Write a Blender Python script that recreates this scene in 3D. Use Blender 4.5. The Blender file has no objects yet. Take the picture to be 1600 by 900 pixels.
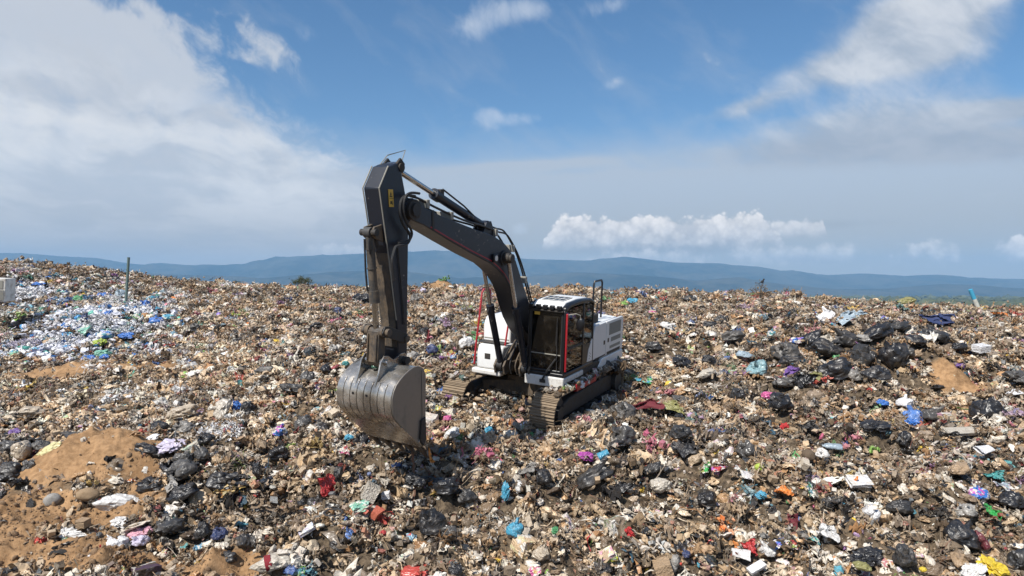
import bpy, math, random
import numpy as np
from mathutils import Matrix, Vector, Euler

S = bpy.context.scene
COL = S.collection
F, HZ, CX = 1066.7, 460.0, 800.0          # focal length in photo pixels, horizon row, centre column
rad = math.radians

# ------------------------------------------------------------------ camera
cam = bpy.data.cameras.new("camera")
cam_o = bpy.data.objects.new("camera", cam)
COL.objects.link(cam_o)
cam.sensor_width = 36.0
cam.lens = 36.0 * F / 1600.0
cam.shift_y = (HZ - 450.0) / 1600.0
cam.clip_start, cam.clip_end = 0.1, 90000.0
cam_o.location = (0, 0, 0)
cam_o.rotation_euler = (rad(90), 0, 0)
S.camera = cam_o

# ------------------------------------------------------------------ view, light
S.view_settings.view_transform = 'Standard'
S.view_settings.look = 'None'
S.view_settings.exposure = 0.38
S.view_settings.gamma = 1.0
S.cycles.use_denoising = True
S.cycles.max_bounces = 6
S.cycles.diffuse_bounces = 3
S.cycles.glossy_bounces = 3
S.cycles.transmission_bounces = 4
S.cycles.transparent_max_bounces = 6
S.cycles.volume_bounces = 1
S.cycles.caustics_reflective = False
S.cycles.caustics_refractive = False
S.cycles.sample_clamp_indirect = 4.0

SUN_EL, SUN_AZ = rad(50), math.atan2(-0.62, -0.78)     # azimuth clockwise from +Y
sun_dir = Vector((math.sin(SUN_AZ) * math.cos(SUN_EL), math.cos(SUN_AZ) * math.cos(SUN_EL), math.sin(SUN_EL)))
sun = bpy.data.lights.new("sun", 'SUN')
sun.energy = 5.0
sun.angle = rad(0.55)
sun.color = (1.0, 0.955, 0.88)
sun_o = bpy.data.objects.new("sun", sun)
COL.objects.link(sun_o)
sun_o.rotation_euler = sun_dir.to_track_quat('Z', 'Y').to_euler()
sun_o.location = (-20, -20, 40)

# ------------------------------------------------------------------ node expression helper
class X:
    """a socket with arithmetic"""
    def __init__(s, nt, sock): s.nt, s.s = nt, sock
    def _m(s, op, b=None, c=None, clamp=False):
        n = s.nt.nodes.new('ShaderNodeMath'); n.operation = op; n.use_clamp = clamp
        for i, v in enumerate((s, b, c)):
            if v is None: continue
            if isinstance(v, X): s.nt.links.new(v.s, n.inputs[i])
            else: n.inputs[i].default_value = v
        return X(s.nt, n.outputs[0])
    def __add__(s, b): return s._m('ADD', b)
    __radd__ = __add__
    def __mul__(s, b): return s._m('MULTIPLY', b)
    __rmul__ = __mul__
    def __sub__(s, b): return s._m('SUBTRACT', b)
    def __rsub__(s, b): return (s * -1.0) + b
    def __truediv__(s, b): return s._m('DIVIDE', b)
    def __rtruediv__(s, b): return s.pow(-1.0) * b
    def pow(s, b): return s._m('POWER', b)
    def exp(s): return s._m('EXPONENT')
    def max(s, b): return s._m('MAXIMUM', b)
    def min(s, b): return s._m('MINIMUM', b)
    def abs(s): return s._m('ABSOLUTE')
    def clamp(s): return s._m('ADD', 0.0, clamp=True)
    def ss(s, lo, hi):
        n = s.nt.nodes.new('ShaderNodeMapRange'); n.interpolation_type = 'SMOOTHSTEP'
        s.nt.links.new(s.s, n.inputs[0])
        a, b, o0, o1 = (lo, hi, 0.0, 1.0) if lo < hi else (hi, lo, 1.0, 0.0)
        n.inputs[1].default_value, n.inputs[2].default_value = a, b
        n.inputs[3].default_value, n.inputs[4].default_value = o0, o1
        return X(s.nt, n.outputs[0])

def comb(nt, x, y, z=0.0):
    n = nt.nodes.new('ShaderNodeCombineXYZ')
    for i, v in enumerate((x, y, z)):
        if isinstance(v, X): nt.links.new(v.s, n.inputs[i])
        else: n.inputs[i].default_value = v
    return n.outputs[0]

def noise(nt, vec, scale, detail=4, rough=0.5, dist=0.0, lac=2.0, out=0):
    n = nt.nodes.new('ShaderNodeTexNoise')
    if vec is not None: nt.links.new(vec, n.inputs['Vector'])
    n.inputs['Scale'].default_value = scale
    n.inputs['Detail'].default_value = detail
    n.inputs['Roughness'].default_value = rough
    n.inputs['Lacunarity'].default_value = lac
    n.inputs['Distortion'].default_value = dist
    return X(nt, n.outputs[out])

def mixc(nt, f, a, b, mode='MIX'):
    n = nt.nodes.new('ShaderNodeMix'); n.data_type = 'RGBA'; n.blend_type = mode
    for sock, v in ((n.inputs[0], f), (n.inputs[6], a), (n.inputs[7], b)):
        if isinstance(v, X): nt.links.new(v.s, sock)
        elif hasattr(v, 'links'): nt.links.new(v, sock)
        elif isinstance(v, (tuple, list)): sock.default_value = (*v[:3], 1.0)
        else: sock.default_value = v
    return n.outputs[2]

# ------------------------------------------------------------------ sky
world = bpy.data.worlds.new("World")
S.world = world
world.use_nodes = True
wt = world.node_tree
wt.nodes.clear()
SKYK = 0.1
def build_sky():
    nt = wt
    tc = nt.nodes.new('ShaderNodeTexCoord')
    sep = nt.nodes.new('ShaderNodeSeparateXYZ')
    nt.links.new(tc.outputs['Generated'], sep.inputs[0])
    dx, dy, dz = (X(nt, sep.outputs[i]) for i in range(3))
    az = dx._m('ARCTAN2', dy)
    el = dz._m('ARCSINE')
    a, b = az * F, el * F                      # angles in units of one photo pixel at the centre
    def ang(u, v):
        x, z = (u - CX) / F, (HZ - v) / F
        n = math.sqrt(1 + x * x + z * z)
        return math.atan2(x, 1) * F, math.asin(z / n) * F
    sky = nt.nodes.new('ShaderNodeTexSky')
    sky.sky_type = 'NISHITA'
    sky.sun_disc = False
    sky.sun_elevation = SUN_EL
    sky.sun_rotation = SUN_AZ
    sky.altitude = 300
    sky.air_density = 1.0
    sky.dust_density = 0.6
    sky.ozone_density = 2.0
    vec = comb(nt, a * 0.01, b * 0.01)
    warp = nt.nodes.new('ShaderNodeTexNoise')
    nt.links.new(vec, warp.inputs['Vector'])
    warp.inputs['Scale'].default_value = 0.9; warp.inputs['Detail'].default_value = 3
    sw = nt.nodes.new('ShaderNodeSeparateColor')
    nt.links.new(warp.outputs['Color'], sw.inputs[0])
    wx, wy = (X(nt, sw.outputs[0]) - 0.5), (X(nt, sw.outputs[1]) - 0.5)
    aw, bw = a + wx * 60.0, b + wy * 34.0
    # textures in sky angle; layered cloud is stretched along the horizon, the more so the lower it is
    stretch = 1.0 / (0.36 + (el.max(0.0)) * 2.0)
    n_alto = noise(nt, comb(nt, aw * 0.0105 + bw * 0.012, bw * 0.021 * stretch - aw * 0.002), 1.0, 7, 0.58)
    n_fine = noise(nt, comb(nt, aw * 0.03, bw * 0.06 * stretch, 3.1), 1.0, 6, 0.62)
    n_big = noise(nt, comb(nt, aw * 0.0042, bw * 0.009, 7.7), 1.0, 4, 0.5)
    n_shade = noise(nt, comb(nt, aw * 0.0042 + 0.7, bw * 0.022 * stretch, 11.7), 1.0, 5, 0.55)
    n_cum = noise(nt, comb(nt, a * 0.030, b * 0.036, 1.3), 1.0, 6, 0.58, 0.25)
    n_cum2 = noise(nt, comb(nt, a * 0.030 - 0.16, b * 0.036 + 0.2, 1.3), 1.0, 6, 0.58, 0.25)
    n_env = noise(nt, comb(nt, a * 0.012, 0.0, 4.3), 1.0, 3, 0.5)
    def blob(u, v, rx, ry, tilt=0.0, q_only=False):
        a0, b0 = ang(u, v)
        c, s = math.cos(rad(tilt)), math.sin(rad(tilt))
        da, db = a - a0, b - b0
        p = (da * c + db * s) * (1.0 / rx)
        q = (db * c - da * s) * (1.0 / ry)
        r2 = p * p + q * q
        return r2 if q_only else (r2 * -1.0).exp()
    # left bank
    q = blob(80, 415, 535, 275, -3, True)
    bank = (q + (n_alto - 0.5) * 1.25 + (n_fine - 0.5) * 0.7).ss(1.12, 0.62)
    bank = bank * (0.86 + (n_shade - 0.5) * 0.55 + (n_fine - 0.5) * 0.6)
    wisps = blob(40, 20, 150, 48, -8) + blob(300, 45, 150, 42, -8) + blob(215, 95, 170, 40, -14) + blob(120, 150, 170, 60, -10)
    wisps = (wisps * 0.80 + (n_alto - 0.5) * 2.2 + (n_fine - 0.5) * 1.2).ss(0.40, 1.10) * 0.82
    # right clouds
    r = (blob(1425, 52, 105, 46, 18) + blob(1330, 100, 90, 22, 4) + blob(1480, 75, 80, 30, 0) * .7 + blob(1460, 8, 110, 26, 4) + blob(1345, 182, 140, 32, 2) + blob(1165, 166, 75, 16, 12) * .9
         + blob(1570, 172, 90, 14, 0) * 1.3 + blob(1555, 228, 110, 20, -5) * 1.3 + blob(1250, 236, 150, 26, 0) * .75 + blob(1440, 232, 150, 24, 0) * .7)
    right = (r + (n_big - 0.5) * 0.3 + (n_alto - 0.5) * 0.85 + (n_fine - 0.5) * 0.75).ss(0.18, 1.25) * 0.92
    small = blob(755, 32, 58, 30, 10) + blob(830, 12, 46, 22, 0) + blob(955, 8, 55, 18, 5) + blob(768, 183, 34, 18, 0) * 1.2 + blob(825, 184, 30, 14, 0) * .8 \
        + blob(960, 130, 40, 12, 18) * .7 + blob(700, 180, 30, 10, 0) * .5 + blob(475, 55, 40, 24, 0) * .6 + blob(812, 357, 20, 14, 0) * 1.1 + blob(520, 388, 40, 8, 0) * .9
    small = (small + (n_alto - 0.5) * 1.2 + (n_fine - 0.5) * 1.3).ss(0.45, 1.45) * 0.55
    # thin veil low over the horizon, all the way round
    lowband = el.ss(rad(15.0), rad(5.0))
    streaks = blob(810, 260, 140, 9, 3) * 1.0 + blob(800, 296, 230, 18, 2) * .9 + blob(1150, 290, 330, 16, 0) * .5
    veil = (blob(1290, 330, 560, 88, 0) * 0.82 + lowband * 0.95 + streaks * .8 + (n_alto - 0.5) * 0.9 + (n_big - .5) * .25).clamp() * 0.85
    # everywhere outside the view: the same broken cloud
    away = az.abs().ss(0.75, 1.05)
    rest = ((n_big - 0.5) * 1.6 + (n_alto - 0.5) * 1.0 + 0.5).ss(0.45, 0.95) * 0.7 * away
    high = el.ss(rad(24), rad(40))
    rest2 = ((n_big - 0.5) * 1.6 + (n_alto - 0.5) * 1.0 + 0.45).ss(0.45, 0.95) * 0.6 * high
    # cumulus rows: heaped cells on a level base
    def voro(sc, ox):
        n = nt.nodes.new('ShaderNodeTexVoronoi'); n.feature = 'SMOOTH_F1'
        n.inputs['Scale'].default_value = 1.0; n.inputs['Smoothness'].default_value = 0.25
        nt.links.new(comb(nt, (a + wx * 14.0) * sc + ox, (b + wy * 14.0) * sc * 1.12, ox), n.inputs['Vector'])
        return 1.0 - X(nt, n.outputs['Distance'])
    bil = voro(1 / 26.0, 2.0) * 0.5 + voro(1 / 12.0, 5.0) * 0.32 + voro(1 / 5.5, 8.0) * 0.18
    bil_s = voro(1 / 26.0, 2.07) * 0.5 + voro(1 / 12.0, 5.16) * 0.5
    def row(u0, u1, vt, vb, amp, soft=5.0, gaps=0.0):
        a0, bt = ang((u0 + u1) / 2, vt); _, bb = ang((u0 + u1) / 2, vb)
        half = (u1 - u0) / 2.0
        side = ((a - a0).abs() * (1.0 / half)).ss(1.0, 0.70)
        top = (n_env - 0.30) * 0.5 * amp + (bil - 0.34) * 2.2 * amp + bt - (1.0 - side) * (bt - bb) * 1.5
        d = (top - b).ss(0.0, soft) * (b - bb + (n_cum - 0.5) * 16.0).ss(-9.0, 9.0)
        if gaps: d = d * (n_env + (n_cum - .5) * .5).ss(gaps, gaps + .12)
        h = (b - bb) * (1.0 / max(bt - bb, 1))
        return d, h
    c1, h1 = row(826, 1230, 342, 386, 16, 8)
    c2, h2 = row(1200, 1290, 348, 368, 9, 7)
    c3, h3 = row(1380, 1680, 378, 410, 13, 9, .36)
    c4, h4 = row(880, 1420, 388, 412, 10, 14, .34)
    c5, h5 = row(470, 575, 382, 398, 9, 9, .3)
    lit = (bil * 1.5 - 0.42 + (n_cum - 0.5) * 0.5).clamp()
    def over(base, col, alpha): return mixc(nt, alpha, base, col)
    K = 1.0 / SKYK
    # the clear sky of this photograph: a slightly lifted, less saturated blue than the model's
    hsv = nt.nodes.new('ShaderNodeHueSaturation')
    hsv.inputs['Saturation'].default_value = 1.22
    hsv.inputs['Value'].default_value = 0.91
    nt.links.new(sky.outputs[0], hsv.inputs['Color'])
    c = hsv.outputs[0]
    def k(*rgb): return tuple(v * K for v in rgb)
    shade = (n_shade * 0.6 + n_alto * 0.4).ss(0.43, 0.57)
    white = mixc(nt, shade, k(0.475, 0.485, 0.51), k(0.64, 0.635, 0.635))
    white2 = mixc(nt, (n_alto * 0.6 + n_shade * 0.4).ss(0.40, 0.60), k(0.34, 0.375, 0.43), k(0.60, 0.605, 0.62))
    bank_lo = el.ss(rad(8.5), rad(2.5)) * 0.75
    bankc = mixc(nt, bank_lo, white, k(0.40, 0.345, 0.29))
    right_lo = el.ss(rad(14.0), rad(10.5)) * 0.7
    rightc = mixc(nt, right_lo, white2, k(0.30, 0.32, 0.365))
    veilc = mixc(nt, el.ss(rad(9.5), rad(3.5)), k(0.435, 0.45, 0.475), k(0.425, 0.36, 0.29))
    c = over(c, veilc, veil)
    c = over(c, k(0.54, 0.57, 0.62), (rest.max(rest2)).clamp())
    c = over(c, k(0.54, 0.545, 0.56), wisps.clamp())
    c = over(c, bankc, bank.clamp())
    c = over(c, k(0.58, 0.61, 0.66), small.clamp())
    c = over(c, rightc, right.clamp())
    under = (blob(1035, 389, 215, 13, 0) + blob(1300, 350, 120, 10, 0) * .6 + blob(1240, 408, 260, 9, 0) * .5 + (n_shade - 0.5) * 0.8).ss(0.25, 1.1) * 0.6
    c = over(c, k(0.27, 0.245, 0.225), under.clamp())
    for (d, h, al, hi) in ((c4, h4, .6, .80), (c3, h3, .8, .84), (c2, h2, .7, .74), (c5, h5, .6, .72), (c1, h1, .92, .79)):
        t = (h * 0.45 + (lit - 0.5) * 1.0 + 0.50).clamp()
        cc = mixc(nt, t, k(0.41, 0.375, 0.345), k(hi * 1.22, hi * 1.10, hi * 0.98))
        c = over(c, cc, (d * al).clamp())
    bg = nt.nodes.new('ShaderNodeBackground')
    bg.inputs['Strength'].default_value = SKYK
    nt.links.new(c, bg.inputs['Color'])
    out = nt.nodes.new('ShaderNodeOutputWorld')
    nt.links.new(bg.outputs[0], out.inputs['Surface'])
build_sky()
world.cycles.sampling_method = 'MANUAL'
world.cycles.sample_map_resolution = 512

# ------------------------------------------------------------------ numpy noise
def _hash(ix, iy, iz, seed):
    h = (ix.astype(np.uint32) * np.uint32(374761393) + iy.astype(np.uint32) * np.uint32(668265263)
         + iz.astype(np.uint32) * np.uint32(2147483647 - 58) + np.uint32(seed * 977 + 13) * np.uint32(2246822519))
    h = (h ^ (h >> np.uint32(13))) * np.uint32(1274126177)
    h = (h ^ (h >> np.uint32(15))) * np.uint32(2246822519)
    return ((h ^ (h >> np.uint32(16))) & np.uint32(0xffffff)).astype(np.float64) / float(0xffffff)
def vnoise(x, y, z, seed=0):
    with np.errstate(over='ignore'):
        fx, fy, fz = np.floor(x), np.floor(y), np.floor(z)
        ix, iy, iz = (v.astype(np.int64).astype(np.uint32) for v in (fx, fy, fz))
        tx, ty, tz = x - fx, y - fy, z - fz
        tx, ty, tz = (t * t * t * (t * (t * 6 - 15) + 10) for t in (tx, ty, tz))
        o = np.uint32(1); r = 0
        for dxx in (0, 1):
            wx = tx if dxx else 1 - tx
            for dyy in (0, 1):
                wy = ty if dyy else 1 - ty
                for dzz in (0, 1):
                    wz = tz if dzz else 1 - tz
                    r = r + wx * wy * wz * _hash(ix + o * dxx if dxx else ix, iy + o if dyy else iy, iz + o if dzz else iz, seed)
    return r * 2 - 1
def fbm(P, scale=1.0, octv=4, gain=0.5, seed=0, ridged=False):
    P = np.asarray(P, float) * scale
    r = np.zeros(P.shape[0]); amp = 1.0; tot = 0
    for i in range(octv):
        n = vnoise(P[:, 0] + i * 17.3, P[:, 1] - i * 9.1, P[:, 2] + i * 5.7, seed + i)
        r += amp * ((1 - np.abs(n) * 2.2) if ridged else n)
        tot += amp; amp *= gain; P = P * 2.03
    return r / tot
def sstep(a, b, x):
    t = np.clip((x - a) / (b - a), 0, 1); return t * t * (3 - 2 * t)

# ------------------------------------------------------------------ excavator pose
EX_R = np.array([[-0.48416064, 0.87459652, 0.02587283], [-0.86944061, -0.4775638, -0.12651416], [-0.09829291, -0.08374807, 0.99162733]])
EX_T = np.array([0.6924846, 18.02788371, -2.91035329])
def ex_world(p): return np.asarray(p, float) @ EX_R.T + EX_T

# ------------------------------------------------------------------ the lie of the land
def _ctl():
    cols = {
        -260: [(900, 10.5), (800, 12.2), (690, 15.7), (600, 22.5), (560, 27), (490, 34), (400, 46)],
        0: [(900, 10.5), (800, 12.2), (730, 14), (690, 15.7), (640, 18.5), (600, 22.5), (565, 27), (500, 33), (450, 39), (414, 46)],
        150: [(900, 10.5), (800, 12.2), (730, 14), (690, 15.6), (640, 18.4), (600, 22.3), (565, 27), (500, 33), (458, 39), (428, 46)],
        300: [(900, 10.6), (800, 12.2), (740, 13.5), (690, 15.2), (640, 18), (600, 21.5), (560, 26), (500, 33), (465, 39), (445, 45)],
        450: [(900, 10.7), (800, 12.0), (720, 13.8), (660, 15.9), (600, 19.6), (550, 24), (500, 31), (472, 38), (453, 45)],
        600: [(900, 10.8), (800, 12.1), (720, 13.6), (660, 15.6), (600, 19.2), (550, 23.2), (500, 30.5), (473, 37), (455, 44)],
        800: [(900, 10.8), (800, 12.1), (720, 13.7), (520, 27), (490, 33), (472, 38), (457, 43)],
        1000: [(900, 10.9), (800, 12.2), (720, 14), (660, 16.2), (600, 19.2), (550, 23), (510, 29), (480, 36), (463, 43)],
        1200: [(900, 11), (800, 12.4), (720, 14.2), (660, 16.4), (600, 19.3), (550, 22.5), (510, 27.5), (485, 34), (468, 42)],
        1400: [(900, 11), (800, 12.4), (720, 14.2), (660, 16.3), (600, 19), (550, 21.7), (518, 25), (494, 32), (483, 39)],
        1600: [(900, 11), (800, 12.4), (720, 14.2), (660, 16.4), (600, 19.2), (560, 22), (522, 27), (500, 33), (487, 39)],
        1860: [(900, 11), (800, 12.4), (720, 14.2), (660, 16.4), (600, 19.2), (560, 22), (522, 27), (497, 33), (481, 39)],
    }
    P = []
    for u, l in cols.items():
        for v, d in l: P.append(((u - CX) / F * d, d, -(v - HZ) / F * d))
        x, y, z = P[-1]
        for kk, dz in ((1.25, -1.0), (1.7, -4.5)): P.append((x * kk, y * kk, z + dz))
        x, y, z = ((u - CX) / F * 10.6, 10.6, -4.35)
        P.append((x * .75, y * .75, -5.2))
    for q in ((0, 0, -6), (-10, 0, -6), (10, 0, -6), (0, -12, -6.5), (-14, -12, -6.5), (14, -12, -6.5)): P.append(q)
    for lx in (-2.1, 0, 2.1):
        for ly, lz in ((-1.2, .40), (0, .24), (1.2, .02)): P.append(tuple(ex_world((lx, ly, lz - (.10 if lx > 1 and ly > 0 else 0)))))
    return np.array(P)
CT = _ctl()
def _U(r2): return 0.5 * r2 * np.log(r2 + 1e-9)
def _tps():
    n = len(CT); A = np.zeros((n + 3, n + 3))
    d = CT[:, None, :2] - CT[None, :, :2]
    A[:n, :n] = _U((d ** 2).sum(-1)) + np.eye(n) * 2.0
    A[:n, n] = 1; A[:n, n + 1:n + 3] = CT[:, :2]; A[n:, :n] = A[:n, n:].T
    return np.linalg.solve(A, np.concatenate([CT[:, 2], np.zeros(3)]))
TW = _tps()
PLAIN = -36.0
SINK = np.zeros((0, 4))
def at_d(u, d): return ((u - CX) / F * d, d)
# mounds of earth: x, y, radius across, radius along, height
MOUNDS = [(*at_d(148, 14.0), 1.25, 0.95, 0.66), (*at_d(205, 13.6), 0.6, 0.6, 0.25), (*at_d(687, 43.0), 1.0, 1.6, 0.75), (*at_d(120, 24.5), 1.6, 1.3, 0.35), (*at_d(205, 23.5), 1.3, 1.2, 0.35)]
BAGHILL = [(*at_d(1340, 22.5), 2.6, 1.8, 0.45), (*at_d(1400, 20.5), 1.5, 1.0, 0.3), (*at_d(165, 32.0), 3.2, 2.0, 0.55), (*at_d(315, 13.6), .8, 1.3, .34), (*at_d(1150, 13.5), .8, .6, .36), (*at_d(1480, 13.2), 1.0, .6, .3), (*at_d(900, 14.3), .9, .6, .22), (*at_d(1000, 24), 1.6, 1.2, .35)]
def ex_local_xy(x, y):
    z = -2.9
    P = np.stack([x - EX_T[0], y - EX_T[1], np.zeros_like(x)], -1)
    q = P @ EX_R
    return q[..., 0], q[..., 1]
def smooth_height(x, y):
    x = np.asarray(x, float); y = np.asarray(y, float); sh = x.shape
    x, y = x.ravel(), y.ravel()
    rr = np.sqrt(x * x + y * y)
    k = np.minimum(1, 75.0 / np.maximum(rr, 1e-6))
    xc, yc = x * k, y * k
    yc = np.maximum(yc, -14)
    out = np.empty(len(x))
    for i in range(0, len(x), 20000):
        s = slice(i, i + 20000)
        d = (xc[s, None] - CT[None, :, 0]) ** 2 + (yc[s, None] - CT[None, :, 1]) ** 2
        out[s] = _U(d) @ TW[:len(CT)] + TW[len(CT)] + TW[len(CT) + 1] * xc[s] + TW[len(CT) + 2] * yc[s]
    w = sstep(70, 170, rr)
    out = out * (1 - w) + PLAIN * w
    return out.reshape(sh)
def sand_mask(x, y):
    m = np.zeros_like(x)
    sh = x.shape
    P = np.stack([x.ravel(), y.ravel(), np.zeros(x.size)], -1)
    n = fbm(P, 1.3, 4, seed=61).reshape(sh) * 0.75
    n2 = fbm(P, 0.5, 3, seed=64).reshape(sh) * 0.5
    def el(u, d, rx, ry, k=1.0):
        cx, cy = at_d(u, d)
        return k * np.exp(-(((x - cx) / rx) ** 2 + ((y - cy) / ry) ** 2))
    m = np.maximum(m, el(135, 13.8, 1.55, 1.15, 1.6))
    m = np.maximum(m, el(60, 12.2, 2.0, 0.8, 1.15))
    m = np.maximum(m, el(30, 11.2, 2.2, 0.7, 1.0) + n2 * .5)
    m = np.maximum(m, el(300, 10.9, 1.5, 0.35, .9) + n2 * .5)
    m = np.maximum(m, el(130, 24.3, 2.2, 1.7, 1.25) + n2 * .5)
    m = np.maximum(m, el(230, 24.0, 1.6, 1.2, 1.05) + n2 * .5)
    m = np.maximum(m, el(60, 27.0, 2.2, 1.0, .75) + n2 * .5)
    m = np.maximum(m, el(687, 43.0, 1.0, 1.7, 1.4))
    m = np.maximum(m, el(1503, 19.3, 0.66, 0.75, 1.5))
    return sstep(0.42, 0.72, m + n)
def height(x, y, fine=True):
    x = np.asarray(x, float); y = np.asarray(y, float)
    z = smooth_height(x, y)
    rr = np.sqrt(x * x + y * y)
    fade = 1 - sstep(55, 90, rr)
    P = np.stack([x.ravel(), y.ravel(), np.zeros(x.size)], -1)
    lx, ly = ex_local_xy(x, y)
    under = sstep(1.25, 1.0, np.maximum(np.abs(lx) / 2.3, np.abs(ly) / 1.7))
    b = 0.34 * fbm(P, 0.42, 3, seed=3).reshape(x.shape) * (.45 + .55 * sstep(-9, -3, x)) + 0.26 * fbm(P, 1.1, 3, seed=9).reshape(x.shape) * sstep(-10, -4, x)
    heaps = np.maximum(0, fbm(P, 0.75, 2, .5, seed=45, ridged=True)).reshape(x.shape) - .25
    b = b + 0.34 * heaps * sstep(-8, -4, x) * (1 - sstep(30, 38, rr))
    z = z + b * fade * (1 - under)
    for (mx, my, rx, ry, h) in MOUNDS + BAGHILL:
        q = ((x - mx) / rx) ** 2 + ((y - my) / ry) ** 2
        z = z + h * np.exp(-q * 1.1)
    # pocket of clean earth on the right, cut into the slope
    mx, my = at_d(1500, 19.2)
    q = ((x - mx) / 0.75) ** 2 + ((y - my) / 0.8) ** 2
    z = z - 0.22 * np.exp(-q)
    # hollow under and right of the bucket
    for (u0, d0, rx, ry, dep) in ((700, 12.5, 1.2, 0.8, .42), (440, 13.9, .75, .9, .38), (1115, 12.7, .7, .45, .22), (1260, 18.6, 1.0, .8, .2), (560, 17.5, 1.0, .8, .2)):
        mx, my = at_d(u0, d0); q = ((x - mx) / rx) ** 2 + ((y - my) / ry) ** 2
        z = z - dep * np.exp(-q)
    return z
def trough(*a): pass

def ray_hit(u, v, lift=0.0, dmin=8.5, dmax=60.0):
    """first point of the ground along the line of sight through photo pixel (u, v)"""
    d = np.arange(dmin, dmax, 0.12)
    x = (u - CX) / F * d; z = -(v - HZ) / F * d
    h = height(x, d) + lift * (1 - sand_mask(x, d))
    k = np.nonzero(h >= z)[0]
    i = int(k[0]) if len(k) else int(np.argmin(z - h))
    return np.array([x[i], d[i], h[i]])
def slope_n(x, y):
    e = 0.35
    zx = (smooth_height(np.array([x + e]), np.array([y])) - smooth_height(np.array([x - e]), np.array([y])))[0] / (2 * e)
    zy = (smooth_height(np.array([x]), np.array([y + e])) - smooth_height(np.array([x]), np.array([y - e])))[0] / (2 * e)
    return Vector((-zx, -zy, 1)).normalized()

# ------------------------------------------------------------------ mesh helpers
def new_obj(name, me, parent=None, loc=None, **props):
    o = bpy.data.objects.new(name, me)
    COL.objects.link(o)
    if parent is not None: o.parent = parent
    if loc is not None: o.location = loc
    for k_, v_ in props.items(): o[k_] = v_
    return o
def np_mesh(name, V, Fc, mats=(), smooth=True, sharp=None):
    """V (n,3); Fc list of equal-width index arrays"""
    me = bpy.data.meshes.new(name)
    V = np.asarray(V, np.float32)
    Fs = [np.asarray(f, np.int32) for f in (Fc if isinstance(Fc, list) else [Fc]) if len(f)]
    nl = sum(f.size for f in Fs); npo = sum(len(f) for f in Fs)
    me.vertices.add(len(V)); me.vertices.foreach_set('co', V.ravel())
    me.loops.add(nl); me.loops.foreach_set('vertex_index', np.concatenate([f.ravel() for f in Fs]))
    me.polygons.add(npo)
    tot = np.concatenate([np.full(len(f), f.shape[1], np.int32) for f in Fs])
    st = np.concatenate([[0], np.cumsum(tot)[:-1]]).astype(np.int32)
    me.polygons.foreach_set('loop_start', st)
    me.polygons.foreach_set('use_smooth', np.full(npo, bool(smooth)))
    me.update(calc_edges=True); me.validate()
    for m in mats: me.materials.append(m)
    if smooth and sharp is not None: me.set_sharp_from_angle(angle=rad(sharp))
    return me
def grid_faces(nu, nv, off=0, wrap_u=False):
    i, j = np.meshgrid(np.arange(nu if wrap_u else nu - 1), np.arange(nv - 1), indexing='ij')
    i2 = (i + 1) % nu
    return (np.stack([i * nv + j, i2 * nv + j, i2 * nv + j + 1, i * nv + j + 1], -1).reshape(-1, 4) + off)
def icos(n):
    import bmesh
    bm = bmesh.new(); bmesh.ops.create_icosphere(bm, subdivisions=n, radius=1.0)
    V = np.array([v.co[:] for v in bm.verts]); Fc = np.array([[v.index for v in f.verts] for f in bm.faces]); bm.free()
    return V, Fc
ICO = {k: icos(k) for k in (1, 2, 3, 4, 5)}

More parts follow.
